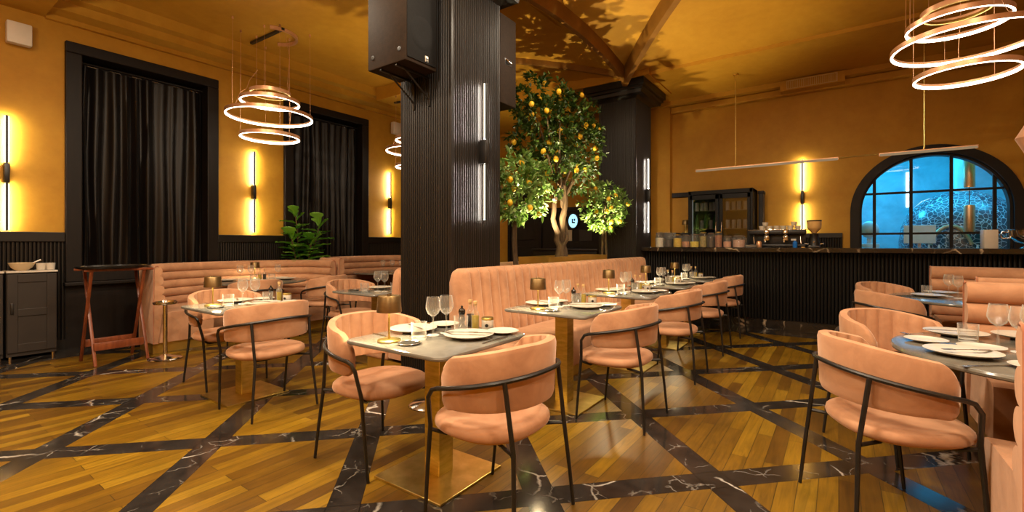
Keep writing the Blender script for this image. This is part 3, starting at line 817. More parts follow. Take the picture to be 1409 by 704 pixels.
sconce(XL, 6.32, 2.10, 0, 'black linear wall sconce right of the second curtained window')
sconce(-.50, YB, 2.04, -90, 'black linear wall sconce behind the coffee machine')
sc2 = Kind(sconce_proto(M_ledcol))
sc2.put((-2.748, 3.37, 2.12), 0, 'black linear wall sconce on the near pillar')
sc2.put((-2.748, 7.92, 2.10), 0, 'black linear wall sconce on the pillar at the bar end')

# ------------------------------------------------------------------ ring chandeliers
def chandelier(label, loc, ceil, scale=1.0, mount=True, rz=0, off=((0, 0),) * 4):
    t = thing('ring_chandelier', label, 'chandelier', loc, rz, 'ring chandeliers')
    dz = ceil - loc[2]
    specs = [(.38, -.29, 1), (.55, 0, 1), (.38, .20, 1), (.26, .32, 0)]
    for (r, z, lit), (ox, oy) in zip(specs, off):
        r *= scale; z *= scale
        m = M(); n = 72
        def lp(rr, zz): return [(ox + rr * math.cos(2 * PI * k / n), oy + rr * math.sin(2 * PI * k / n), zz) for k in range(n)]
        m.grid([lp(r - .020, z + .006), lp(r - .020, z + .038), lp(r, z + .038), lp(r, z - .006), lp(r - .003, z - .008)], cv=True)
        h = m.build('ring', M_copper, t, ang=40)
        m = M(); m.grid([lp(r - .0035, z - .006), lp(r - .004, z - .011), lp(r - .013, z - .014), lp(r - .0225, z - .010), lp(r - .0225, z + .012), lp(r - .0205, z + .015)], cv=True)
        m.build('led_band', M_ledring if lit else M_brass, h, ang=60)
        for q in range(3):
            a = 2 * PI * q / 3 + r * 5; x, y = ox + (r - .008) * math.cos(a), oy + (r - .008) * math.sin(a)
            m = M(); m.tube([(x, y, z + .03), (x * .99, y * .99, dz - .01)], .0018, 5); m.lathe([(.012, dz - .03), (.012, dz)], (x * .99, y * .99, 0), 8); m.build('suspension_wire', M_copper, t)
    m = M(); m.tube([(-.10, -.12, dz * .55), (-.16, -.2, dz * .42), (-.12, -.26, dz * .3), (-.21, -.3, dz * .26), (-.23, -.36, dz * .1), (-.22, -.42, .04)], .0025, 5)
    m.tube([(.2, .1, dz - .02), (.24, .14, dz * .7), (.22, .12, dz * .4), (.25, .15, .05), (.24, .14, -.12)], .0025, 5); m.build('cable', M_copper, t)
    m = M(); m.box(-.50, .32, -.02, .02, dz - .035, dz - .004); m.build('ceiling_bar', M_black, t, smooth=False)
    m = M(); rows = []
    for k in range(15):
        a = R(-40 + 13 * k); rows.append([(.02 + rr * math.cos(a), .05 + rr * math.sin(a), zz) for rr, zz in ((.27, dz - .004), (.30, dz - .004), (.30, dz - .045), (.27, dz - .045))])
    m.grid(rows, cv=True, caps=True); m.build('ceiling_arc', M_copper, t)
    return t
chandelier('copper ring chandelier with three lit hoops over the near left booth', (-6.48, 3.31, 3.03), 4.2, 1.0, rz=R(2))
chandelier('ring chandelier mostly hidden behind the left side of the pillar', (-6.42, 5.98, 2.98), 3.97, 1.0, rz=R(10))
chandelier('copper ring chandelier cut by the top right corner of the picture', (.97, 5.98, 3.13), 4.12, 1.0, rz=R(60), off=((0, 0), (0, 0), (-.03, .05), (-.04, .05)))
# another mount glimpsed at the top edge
m = M(); m.box(-.3, .3, -.02, .02, -.03, -.002); o = m.build('ceiling_track_bar', M_black, smooth=False); o.location = (-4.05, 2.98, 4.2); o.rotation_euler = (0, 0, R(8)); tag(o, 'short dark lighting bar on the ceiling left of the speaker', 'light bar')
for a_, (px, py, pz) in enumerate(((-7.595, 1.03, 3.615), (-7.595, 6.44, 3.66))):
    t = thing('wall_speaker', ('small white square wall speaker left of the first curtain', 'small white wall speaker beside the pillar edge')[a_], 'speaker', (px, py, pz), 0, 'white wall speakers')
    m = M(); m.box(.03, .13, -.10, .10, -.12, .12, .012); m.build('body', M_paint, t)
    m = M(); m.box(0, .035, -.03, .03, -.05, .05, .004); m.build('bracket', M_paint, t)

# ------------------------------------------------------------------ PA speakers on the near pillar
def pa_body(t, sx, sy, z0, z1, face):
    m = M(); m.box(-sx / 2, sx / 2, -sy / 2, sy / 2, z0, z1, .012, 2); m.build('cabinet', M_speaker, t, ang=30)
t = thing('loudspeaker', 'large black loudspeaker on brackets on the left face of the near pillar', 'loudspeaker', (-3.11, 2.735, 2.76))
pa_body(t, .48, .36, 0, .78, '+x')
m = M(); m.box(.240, .249, -.165, .165, .03, .75, .004); rows = []
m.build('grille', M_grille, t)
m = M()
def dome(mm, x, y, z, r):
    rows = []
    for rr, dx in ((r, 0), (r * .93, .004), (r * .6, .008), (r * .3, .003), (.0001, .006)): rows.append([(x + dx, y + rr * math.cos(2 * PI * k / 28), z + rr * math.sin(2 * PI * k / 28)) for k in range(28)])
    mm.grid(rows, cv=True)
dome(m, .2465, 0, .27, .145); m.build('woofer', M_grille, t)
m = M(); m.box(.249, .253, .03, .066, .045, .095, .002); m.build('badge', M_logo, t)
m = M()
for z in (.05, .07): m.box(.2525, .2545, .037, .059, z - .006, z + .006)
m.build('badge_mark', M_black, t, smooth=False)
m = M()
for x, z in ((-.17, .10), (.17, .10)):
    rows = []
    for rr, dy in ((.022, 0), (.02, -.006), (.012, -.008), (.0001, -.006)): rows.append([(x + rr * math.cos(2 * PI * k / 16), -.178 + dy, z + rr * math.sin(2 * PI * k / 16)) for k in range(16)])
    m.grid(rows, cv=True)
m.build('fly_point', M_black, t)
for sx in (-.10, .10):
    m = M(); m.box(sx - .012, sx + .012, -.16, .232, -.016, -.001, .002); m.box(sx - .012, sx + .012, .221, .233, -.26, 0, .002)
    m.tube([(sx, -.06, -.012), (sx, .226, -.20)], .008, 6); m.build('bracket', M_black, t)
t = thing('loudspeaker', 'second loudspeaker behind the near pillar beside the lemon tree', 'loudspeaker', (-2.99, 3.835, 2.68))
pa_body(t, .46, .28, 0, .90, '+x')
m = M(); m.box(.2255, .2315, -.06, .06, .40, .47, .004); m.build('handle_recess', M_black, t)
m = M(); m.tube([(.232, -.045, .455), (.252, -.03, .43), (.252, .03, .43), (.232, .045, .455)], .008, 6); m.build('handle', M_chrome, t)
m = M(); m.box(-.05, .05, -.155, -.138, .3, .7, .004); m.build('bracket', M_black, t)

# ------------------------------------------------------------------ curtains in the window niches
for i, (a, b) in enumerate(WIN):
    w = b - a - .34; yc = (a + b) / 2
    t = thing('curtain', ('black velvet curtain on rings in the large left window frame', 'black velvet curtain in the window frame behind the fiddle leaf fig')[i], 'curtain', (XL - .11, yc, .985), 0, 'black velvet curtains')
    rr_ = random.Random(11 + i); nf = 10; prm = [(rr_.uniform(.75, 1.25), rr_.uniform(-.3, .3), rr_.uniform(.25, 1.15)) for _ in range(nf + 1)]
    rows = []
    for kz in range(15):
        z = 2.50 * kz / 14; row = []; back = []
        sp = .75 + .35 * (1 - kz / 14)
        for k in range(nf * 8 + 1):
            u_ = k / (nf * 8); s_ = u_ * nf; j = int(min(s_, nf - 1e-6)); f = s_ - j
            amp = .052 * (prm[j][2] * (1 - f) + prm[j + 1][2] * f) * sp
            y = (u_ - .5) * w + .012 * math.sin(u_ * 19 + kz * .35) * (1 - kz / 14)
            x = amp * math.sin(2 * PI * (s_ + .18 * math.sin(s_ * 1.7 + i)) + .35 * math.sin(kz * .25 + j)) + .01 * math.sin(kz * .5 + u_ * 9)
            row.append((x, y, z))
        rows.append(row)
    n_ = len(rows[0])
    m = M(); m.grid([r + [(p[0] - .006, p[1], p[2]) for p in reversed(r)] for r in rows], cv=True, caps=True); m.build('drape', M_curtain, t, ang=70)
    m = M(); m.tube([(.0, -w / 2 - .1, 2.535), (.0, w / 2 + .1, 2.535)], .009, 8); m.build('rod', M_black, t)
    for k in range(6):
        y = (-.42 + .168 * k) * w; m = M(); m.tube([(.03, y - .055, 2.50), (.034, y + .04, 2.497), (.03, y + .05, 2.487)], .0035, 6); m.build('hook', M_steel, t)
# ------------------------------------------------------------------ lemon trees
def leaf(mm, p, d, up, L, W):
    d = d.normalized(); s = d.cross(up)
    if s.length < 1e-4: s = d.cross(Vector((1, 0, 0)))
    s.normalize(); nrm = s.cross(d)
    pts = [p, p + d * L * .35 + s * W * .5 - nrm * .0, p + d * L * .72 + s * W * .38 - nrm * L * .05, p + d * L - nrm * L * .12, p + d * L * .72 - s * W * .38 - nrm * L * .05, p + d * L * .35 - s * W * .5, p + d * L * .5 - nrm * W * .14]
    mm.add([tuple(q) for q in pts], [(0, 1, 6), (1, 2, 6), (2, 3, 6), (3, 4, 6), (4, 5, 6), (5, 0, 6)])
def rv(r_): 
    while True:
        v = Vector((r_.uniform(-1, 1), r_.uniform(-1, 1), r_.uniform(-1, 1)))
        if .05 < v.length < 1: return v
def crown(blobs, n, seed, L, inner=.25, per=9):
    """leaf clusters at twig tips spread over overlapping blobs"""
    r_ = random.Random(seed); mm = M(); tot = sum(b[3] * b[4] * b[5] for b in blobs); tips = []
    for b in blobs:
        k = int(n * b[3] * b[4] * b[5] / tot / per) + 1
        for _ in range(k):
            v = rv(r_); l = v.length; v = v / l * (l ** inner if l > 0 else 0)
            c = Vector((b[0] + v.x * b[3], b[1] + v.y * b[4], b[2] + v.z * b[5])); out = Vector((v.x / b[3], v.y / b[4], v.z / b[5])).normalized()
            tips.append((c, out))
            ax = (out + rv(r_) * .8 + Vector((0, 0, .25))).normalized()
            for q in range(per):
                f = q / per; p = c + ax * (f * .09 - .03)
                d = (ax * .45 + rv(r_)).normalized(); l_ = L * r_.uniform(.65, 1.2)
                leaf(mm, p, d, (Vector((0, 0, 1)) + rv(r_) * .5), l_, l_ * r_.uniform(.42, .56))
    return mm, tips
M_lem_me = None
def lemons(t, tips, n, seed, face):
    global M_lem_me
    r_ = random.Random(seed); r_.shuffle(tips); pts = []
    for c, o in sorted(tips, key=lambda q: -q[1].dot(face) + r_.uniform(-.9, .9)):
        if all((c - p).length > .17 for p in pts): pts.append(c + o * .035)
        if len(pts) >= n: break
    for p in pts:
        if M_lem_me is None:
            m = M(); m.lathe([(.0001, -.039), (.010, -.036), (.022, -.027), (.030, -.013), (.0325, .002), (.029, .017), (.018, .030), (.008, .035), (.0001, .040)], n=14)
            o = m.build('lemon', M_lemon, t); M_lem_me = o.data
        else:
            o = bpy.data.objects.new('lemon', M_lem_me); C.objects.link(o); o.parent = t
        o.location = p - Vector((0, 0, .02)); o.rotation_euler = (r_.uniform(-.5, .5), r_.uniform(-.5, .5), r_.uniform(0, 6))
toward = Vector((.49, -.87, -.1))
def wob(p0, p1, n, a, seed, tw=0, ph=0):
    r_ = random.Random(seed); P = []
    for k in range(n + 1):
        f = k / n; p = Vector(p0).lerp(Vector(p1), f); e = math.sin(PI * f)
        P.append((p.x + a * e * r_.uniform(-1, 1) * .4 + tw * e * math.cos(ph + f * 5), p.y + a * e * r_.uniform(-1, 1) * .4 + tw * e * math.sin(ph + f * 5), p.z))
    return P
# large tree in the planter (root at planter soil)
t = thing('lemon_tree', 'tall lemon tree with twisted trunk and square dark crown full of lemons', 'tree', (-3.08, 5.50, 1.06), 0, 'lemon trees')
bl = [(0, -.34, 1.62, .40, .46, .50), (0, .34, 1.66, .40, .46, .50), (0, 0, 1.30, .40, .62, .36), (0, -.40, 2.05, .34, .42, .36), (0, .40, 2.06, .34, .42, .34), (0, .02, 1.92, .40, .5, .40), (0, .70, 1.9, .22, .22, .5), (0, -.62, 1.75, .22, .22, .45)]
bl = [(x, y * 1.12 - .06, z - .10, a, b * 1.18, c) for x, y, z, a, b, c in bl]
mm, tips = crown(bl, 5600, 3, .078)
mm.build('foliage', M_leaf, t, smooth=False)
m = M()
for k, (q0, q1, r0) in enumerate((((-.03, -.05, -.02), (0, -.14, .82), .045), ((.03, .05, -.02), (.02, .06, 1.0), .05), ((.0, .13, -.02), (-.02, .02, .95), .038), ((.02, -.02, 0), (.0, .16, .8), .03))):
    P = wob(q0, q1, 9, .06, 5 + k, .045, k * 1.7); m.tube(P, [r0 * (1 - .04 * i) for i in range(10)], 8)
for k in range(9):
    a = k * .7; m.tube(wob((.0, .02 * math.cos(a), .78 + .02 * k), (.28 * math.cos(a * 2.1), .62 * math.sin(a * 1.3 + .4), 1.35 + .09 * k), 5, .05, 20 + k), [.022, .019, .016, .013, .01, .007], 6)
m.build('trunk', M_bark, t)
lemons(t, tips, 34, 8, toward)
# small standards in pots either side
def small_tree(label, x, y, zc, rad, trunk, seed, nl, mat, n):
    t = thing('lemon_tree', label, 'tree', (x, y, 0), 0, 'lemon trees')
    mm, tips = crown([(0, 0, zc, rad * .8, rad, rad * .85), (0, -rad * .35, zc - .08, rad * .6, rad * .65, rad * .6), (.02, rad * .3, zc - .12, rad * .6, rad * .7, rad * .6)], n, seed, .085, .35)
    mm.build('foliage', mat, t, smooth=False)
    m = M()
    for k in range(trunk): m.tube(wob((.02 * k, .03 * k, .36), (.0, -.02 + .04 * k, zc - .05), 8, .03, seed + k, .02, k * 3), [.034 / trunk ** .6 * (1 - .03 * i) for i in range(9)], 8)
    for k in range(6): a = k * 1.05; m.tube([(0, 0, zc - rad * .75), (rad * .4 * math.cos(a), rad * .4 * math.sin(a), zc - .1), (rad * .6 * math.cos(a), rad * .65 * math.sin(a), zc + .15)], [.014, .01, .005], 5)
    m.build('trunk', M_bark, t)
    m = M(); m.lathe([(.13, 0), (.15, .02), (.18, .36), (.195, .36), (.195, .40), (.175, .40), (.165, .355), (.0001, .355)], n=28); m.build('pot', M_terra, t)
    lemons(t, tips, nl, seed, toward)
small_tree('small lemon tree with brightly lit leaves just right of the near pillar', -3.10, 4.47, 1.93, .45, 1, 31, 8, M_leaf_lit, 1900)
small_tree('small lemon tree with two thin stems before the bar end pillar', -3.06, 6.86, 1.86, .43, 2, 47, 10, M_leaf_lit, 1700)
t = thing('planter', 'gold planter box holding the tall lemon tree behind the banquette', 'planter', (-3.08, 5.66, 0))
m = M(); hx, hy = .22, .86
m.grid([[(x, y, z) for x, y in ((-a, -b), (a, -b), (a, b), (-a, b))] for a, b, z in ((hx - .03, hy - .05, 0), (hx, hy, 1.10), (hx - .025, hy - .025, 1.10), (hx - .03, hy - .03, 1.03))], cv=True, caps=True); m.build('box', M_gold, t, smooth=False)
m = M(); m.box(-hx + .035, hx - .035, -hy + .035, hy - .035, 1.032, 1.055, .005); m.build('soil', M_soil, t)

# ------------------------------------------------------------------ green plants behind the booths
def fig_plant():
    t = thing('fiddle_leaf_fig', 'fiddle leaf fig with large glossy leaves behind the near left booth', 'plant', (-7.33, 4.30, 0))
    m = M(); m.lathe([(.12, 0), (.15, .4), (.16, .4), (.14, .39), (.0001, .37)], n=24); m.build('pot', M_terra, t)
    r_ = random.Random(5); m = M(); lf = M()
    for bx, by, tx, ty, h in ((0, 0, .0, -.14, 1.80), (.01, .02, .04, .26, 1.66), (-.01, -.02, .1, -.26, 1.42), (.02, 0, .14, .05, 1.36)):
        P = wob((bx, by, .38), (tx, ty, h - .08), 7, .05, int(h * 10)); m.tube(P, .011, 6)
        for k in range(19):
            f = .42 + .58 * k / 18; i = min(6, int(f * 7)); p = Vector(P[i]).lerp(Vector(P[i + 1]), f * 7 - i) if i < 7 else Vector(P[7])
            a = k * 2.4; d = Vector((math.cos(a) * .8, math.sin(a), .35 + 1.0 * (f > .92))); L = .31 * r_.uniform(.75, 1.1)
            leafb(lf, p, d, L, L * .72)
    m.build('stem', M_bark, t); lf.v = [(max(x, -.235), y, z) for x, y, z in lf.v]; lf.build('foliage', M_fig, t, ang=80)
def leafb(mm, p, d, L, W):
    d = d.normalized(); s = d.cross(Vector((0, 0, 1))).normalized(); n = s.cross(d); rows = []
    for f, w in ((0, .04), (.15, .30), (.32, .42), (.5, .55), (.7, .95), (.85, .92), (.95, .6), (1, .1)):
        c = p + d * (L * f) - Vector((0, 0, 1)) * (L * .22 * f * f)
        rows.append([tuple(c + s * (W * .5 * w * q) + n * (abs(q) * W * .10 + .008 * math.sin(f * 25) * abs(q))) for q in (-1, -.5, 0, .5, 1)])
    mm.grid(rows)
fig_plant()
t = thing('palm_plant', 'thin leaved palm showing beside the left edge of the near pillar', 'plant', (-7.2, 6.74, 0))
m = M(); m.lathe([(.12, 0), (.15, .4), (.16, .4), (.14, .39), (.0001, .37)], n=20); m.build('pot', M_terra, t)
r_ = random.Random(9); lf = M()
for k in range(20):
    a = k * 2.399; el = r_.uniform(.5, 1.25); d = Vector((math.cos(a) * math.cos(el), math.sin(a) * math.cos(el), math.sin(el))); L = r_.uniform(.38, .62); s = d.cross(Vector((0, 0, 1))).normalized(); p = Vector((0, 0, 1.02)); rows = []
    for q in range(8):
        f = q / 7; c = p + d * L * f - Vector((0, 0, 1)) * .38 * L * f * f; w = .016 * math.sin(PI * min(1, f * .9 + .1)) + .002; rows.append([tuple(c - s * w), tuple(c + Vector((0, 0, -.004))), tuple(c + s * w)])
    lf.grid(rows)
lf.v = [(max(x, -.35), y, z) for x, y, z in lf.v]; lf.build('foliage', M_palm, t); m = M(); m.tube([(0, 0, .37), (.01, 0, .65), (0, 0, 1.04)], [.03, .026, .03], 8); m.build('stem', M_bark, t)

# ------------------------------------------------------------------ bar
t = thing('bar_counter', 'long black fluted bar with veined black marble top', 'bar', (0, 7.86, 0))
x0, x1 = -2.735, XR - .02
m = M(); m.box(x0, x1, .014, .52, .13, 1.14); flutes(m, x1 - x0, .14, 1.13, .042, .016, frame_m((x0 + x1) / 2, .014, 0, '-y')); m.build('fluted_front', M_bar, t, smooth=False)
m = M(); m.box(x0, x1, -.20, .56, 1.14, 1.205, .006); m.build('countertop', M_bartop, t, smooth=False)
m = M(); m.box(x0, x1, .03, .5, 0, .13); m.build('kick_plate', M_bartop, t, smooth=False)
BZ = 1.2055
JM = {}
def jar(px, r, h, fill, lev, label, y=7.80, lid='wire'):
    t = thing('storage_jar', label, 'jar', (px, y, BZ), 0, 'glass jars on the bar')
    m = M(); m.lathe([(r * .9, 0), (r, .006), (r, h * .78), (r * .86, h * .88), (r * .82, h * .9), (r * .82, h * .93)], n=22); m.build('glass_body', M_jar, t)
    m = M(); m.lathe([(.0001, .004), (r * .93, .006), (r * .95, h * lev), (.0001, h * lev + .004)], n=18); m.build('contents', fill, t)
    m = M(); m.lathe([(r * .84, h * .93), (r * .88, h * .935), (r * .88, h * .965), (r * .6, h * .99), (.0001, h)], n=22); m.build('lid', M_jar if lid == 'wire' else M_brass, t)
    if lid == 'wire':
        m = M(); m.tube([(r * .86 * math.cos(2 * PI * k / 16), r * .86 * math.sin(2 * PI * k / 16), h * .925) for k in range(16)], .003, 5, closed=True); m.tube([(r * .9, 0, h * .93), (r * 1.05, 0, h * .8), (r * .98, 0, h * .68)], .003, 5); m.build('clasp', M_steel, t)
def fillm(nm, c1, c2, sc=40): return mat_noise(nm, c1, c2, sc, .6, bump=.4)
F = [fillm('flour', (.6, .55, .45), (.7, .64, .54)), fillm('black beans', (.012, .012, .013), (.04, .04, .045)), fillm('yellow pasta', (.5, .32, .02), (.66, .46, .06)), fillm('rose buds', (.36, .16, .09), (.52, .28, .18)),
     fillm('lemon slices', (.58, .42, .02), (.7, .55, .1)), fillm('dried herbs', (.16, .13, .03), (.32, .26, .09)), fillm('coffee beans', (.02, .012, .008), (.05, .03, .02)), fillm('red spice', (.22, .07, .03), (.36, .15, .07)),
     fillm('pink salt', (.45, .2, .13), (.6, .33, .22)), fillm('dried petals', (.40, .2, .13), (.62, .42, .33))]
for a in ((-2.468, .0705, .255, F[0], .62, 'tall jar of pale flour, leftmost on the bar'), (-2.321, .0705, .26, F[1], .5, 'tall jar half full of black beans on the bar'),
          (-2.174, .069, .215, F[2], .7, 'jar of yellow pasta on the bar', 7.80, 'b'), (-2.04, .062, .21, F[3], .45, 'jar with a little pink filling beside the yellow pasta'),
          (-1.903, .072, .22, F[4], .42, 'jar of bright lemon slices on the bar'), (-1.772, .056, .245, F[5], .72, 'jar of green brown herbs with brass lid on the bar', 7.80, 'b'),
          (-1.657, .055, .235, F[6], .72, 'jar of dark coffee beans on the bar'), (-1.543, .055, .25, F[7], .75, 'jar of red brown spice with brass lid on the bar', 7.80, 'b'),
          (-1.415, .06, .185, F[8], .5, 'short jar of pink salt on the bar'), (-1.252, .088, .19, F[9], .62, 'short wide jar of pale petals, last before the coffee machine')):
    jar(*a)
# small white dish stack beside the jars
m = M()
for k in range(3): m.lathe([(.05, k * .012), (.085, k * .012 + .012), (.082, k * .012 + .014), (.05, k * .012 + .004)], n=24)
o = m.build('saucer_stack', M_white); o.location = (-1.075, 7.74, BZ); tag(o, 'low stack of white saucers between the jars and the coffee machine', 'saucers')
# espresso machine
t = thing('espresso_machine', 'two group chrome and black espresso machine on the bar', 'coffee machine', (-.77, 8.09, BZ))
m = M(); m.box(-.37, .37, -.09, .17, .012, .05, .008); m.box(-.37, .37, .03, .17, .05, .24, .006); m.box(-.375, .375, -.10, .175, .20, .265, .012); m.build('body', M_black, t)
m = M(); m.box(-.385, .385, -.11, .18, .265, .275, .003); m.build('cup_tray', M_chrome, t)
for sx in (-.13, .12):
    m = M(); m.lathe([(.045, .135), (.048, .15), (.048, .175), (.03, .2)], (sx, -.06, 0), 20); m._ball((sx, -.115, .23), .045, .03, .045, 16, 10); m.build('group_head', M_chrome, t)
    m = M(); m.lathe([(.043, .11), (.043, .135)], (sx, -.06, 0), 18); m.tube([(sx, -.09, .12), (sx - .01, -.2, .115)], [.011, .015], 8); m.tube([(sx, -.06, .112), (sx - .02, -.07, .09), (sx - .02, -.07, .08)], .007, 6); m.build('portafilter', M_chrome, t)
for sx in (-.30, .31):
    m = M(); m.tube([(sx, -.06, .21), (sx, -.13, .16), (sx + .01, -.14, .06)], .006, 6); m.build('steam_wand', M_chrome, t)
for sx in (-.34, .34):
    m = M(); m.box(sx - .02, sx + .02, -.05, .14, 0, .014); m.build('foot', M_chrome, t)
m = M(); m.lathe([(.026, 0), (.033, .003), (.042, .055), (.040, .055), (.031, .006), (.0001, .005)], n=20); m.tube([(.04, 0, .047), (.062, 0, .04), (.06, 0, .02), (.038, 0, .012)], .004, 5)
K_cup = Kind(proto('coffee_cup', m, M_paper, 'cup'))
for k, (sx, sy, z) in enumerate(((-.2, -.03, 0), (-.1, .0, 0), (-.155, -.02, .056), (.0, -.04, 0), (.08, .02, 0), (.18, -.03, 0), (.27, .01, 0), (.225, -.01, .056))):
    K_cup.put((-.77 + sx, 8.09 + sy, BZ + .2755 + z), R(40 * k), 'pale coffee cup stacked on top of the espresso machine', 'cups on the espresso machine')
m = M(); m.lathe([(.035, 0), (.038, .004), (.038, .075), (.025, .095), (.02, .1)], n=20); o = m.build('copper_canister', M_copper); o.location = (-.985, 7.86, BZ); tag(o, 'small copper canister in front of the left end of the coffee machine', 'canister')
t = thing('spray_bottle', 'small blue spray bottle at the right end of the coffee machine', 'bottle', (-.52, 7.88, BZ)); M_blue = mat_noise('blue liquid', (.01, .12, .5), (.02, .2, .65), 4, .3)
m = M(); m.lathe([(.028, 0), (.03, .004), (.03, .075), (.012, .095), (.012, .105)], n=18); m.build('body', M_blue, t); m = M(); m.box(-.05, .015, -.01, .01, .105, .13, .004); m.build('trigger', M_white, t)
t = thing('coffee_grinder', 'coffee grinder with clear amber bean hopper on the bar', 'grinder', (-.295, 8.10, BZ))
m = M(); m.box(-.075, .075, -.12, .10, 0, .03, .008); m.lathe([(.075, .03), (.062, .10), (.055, .19), (.06, .2), (.03, .215)], n=24); m.build('body', M_black, t)
m = M(); m.lathe([(.028, .215), (.04, .235), (.085, .28), (.09, .30), (.09, .385)], n=26); m.build('hopper', mat_noise('amber hopper', (.62, .36, .12), (.72, .46, .18), 5, .25), t)
m = M(); m.lathe([(.091, .385), (.094, .39), (.094, .402), (.0001, .404)], n=26); m.build('lid', M_black, t)
m = M(); m.tube([(.0, -.06, .09), (0, -.15, .085)], .011, 8); m.tube([(-.075, -.02, .05), (-.12, -.03, .06)], .012, 8); m.tube([(.075, -.02, .05), (.12, -.03, .06)], .012, 8); m.build('fork_lever', M_steel, t)
# white box and silver bowl at the right end
m = M(); m.box(-.062, .062, -.06, .06, 0, .225, .006); o = m.build('white_box', M_white); o.location = (1.475, 7.84, BZ); o.rotation_euler = (0, 0, R(8)); tag(o, 'plain white box on the bar beside the silver bowl', 'box')
t = thing('silver_bowl', 'large polished silver bowl on a foot at the right end of the bar', 'bowl', (1.84, 7.92, BZ))
m = M(); m.lathe([(.09, 0), (.095, .006), (.05, .03), (.05, .05), (.13, .08), (.185, .14), (.19, .175), (.20, .215), (.215, .225), (.205, .228), (.18, .18), (.12, .09), (.0001, .075)], n=40); m.build('bowl_body', M_chrome, t)
for sg in (-1, 1):
    m = M(); m.tube([(sg * .187, 0, .19), (sg * .24, 0, .2), (sg * .255, 0, .16), (sg * .24, 0, .12), (sg * .175, 0, .125)], .009, 8); m.build('handle', M_chrome, t)
# fridge behind the bar
t = thing('display_fridge', 'black display fridge with two glass doors behind the bar', 'fridge', (-1.69, 8.86, 0))
m = M()
m.box(-.50, .50, .24, .28, .1, 2.16); m.box(-.52, -.47, -.26, .28, 0, 2.2); m.box(.47, .52, -.26, .28, 0, 2.2); m.box(-.52, .52, -.26, .28, 2.13, 2.20, .006); m.box(-.52, .52, -.26, .28, 0, .12); m.box(-.02, .02, -.2, .24, .1, 2.14); m.build('cabinet', M_fridge, t, smooth=False)
m = M()
for z in (.5, .85, 1.2, 1.52, 1.84): m.box(-.47, -.03, -.18, .23, z, z + .008); m.box(.03, .47, -.18, .23, z, z + .008)
m.build('shelf', M_steel, t, smooth=False)
for sg in (-1, 1):
    c_ = sg * .25; m = M()
    for a, b in ((c_ - .235, c_ - .19), (c_ + .19, c_ + .235)): m.box(a, b, -.29, -.262, .13, 2.12, .003)
    m.box(c_ - .235, c_ + .235, -.29, -.262, 2.04, 2.12, .003); m.box(c_ - .235, c_ + .235, -.29, -.262, .13, .2, .003); h = m.build('door', M_fridge, t, smooth=False)
    m = M(); m.box(c_ - .19, c_ + .19, -.278, -.272, .2, 2.04); m.build('pane', M_fridgeglass, h, smooth=False)
    m = M(); m.tube([(c_ - sg * .205, -.30, 1.35), (c_ - sg * .205, -.315, 1.37), (c_ - sg * .205, -.315, 1.62), (c_ - sg * .205, -.30, 1.64)], .007, 8); m.build('handle', M_chrome, h)
m = M(); m.box(-.465, -.455, -.2, -.19, .2, 2.1); m.box(.455, .465, -.2, -.19, .2, 2.1); m.box(.03, .04, -.2, -.19, .2, 2.1); m.build('led_strip', mat_emit('fridge led', (.95, 1, .9), 2.2), t, smooth=False)
M_greenb = mat_noise('green glass bottle', (.02, .10, .012), (.05, .2, .03), 5, .15)
m = M(); m.lathe([(.03, 0), (.034, .005), (.034, .16), (.012, .21), (.012, .26), (.014, .262), (.0001, .265)], n=14); Kfb = Kind(proto('fridge_bottle', m, M_greenb, 'bottle'))
m = M(); m.lathe([(.03, 0), (.033, .004), (.033, .15), (.028, .158), (.0001, .16)], n=14); Kfw = Kind(proto('fridge_can', m, M_paint, 'can'))
for zi, z in enumerate((1.2, 1.52, 1.84)):
    for k in range(5): (Kfb if (zi < 2 and k % 2 == 0) else Kfw).put((-1.69 - .41 + .075 * k, 8.86 - .08 + .05 * (k % 2), z + .0085), 0, ('green bottle' if (zi < 2 and k % 2 == 0) else 'pale can') + ' inside the left door of the display fridge', 'drinks in the left fridge door')
    for k in range(4): Kfw.put((-1.69 + .10 + .09 * k, 8.86 - .06 + .04 * (k % 2), z + .0085), 0, 'pale can inside the right door of the display fridge', 'cans in the right fridge door')
t = thing('back_post', 'narrow dark upright panel just right of the display fridge', 'panel', (-1.09, 9.02, 0)); m = M(); m.box(-.035, .035, -.12, .12, 0, 2.17, .005); m.box(-.045, .045, -.13, .13, 2.12, 2.17, .004); m.build('panel_board', M_dark, t)
t = thing('till_box', 'black till box at the pillar end of the bar', 'till', (-2.44, 8.18, BZ)); m = M(); m.box(-.17, .17, -.12, .12, 0, .25, .01); m.build('body', M_black, t); m = M(); m.tube([(-.15, -.125, .02), (-.16, -.17, .12), (-.12, -.15, .25), (-.1, -.06, .262)], .006, 6); m.tube([(-.13, -.125, .02), (-.14, -.17, .12), (-.1, -.15, .25), (-.08, -.06, .262)], .006, 6); m.build('cable', M_steel, t)
lampk.put((-2.36, 9.0, 1.47), 0, 'little dark table lamp on the ledge left of the display fridge')
t = thing('back_shelf', 'dark shelf unit carrying the little lamp left of the fridge', 'shelf', (-2.43, 9.0, 0)); m = M(); m.box(-.2, .2, -.12, .14, 1.43, 1.468, .004); m.build('board', M_dark, t); m = M(); m.box(-.19, .19, -.10, .14, 0, 1.43, .004); m.build('carcass', M_dark, t)

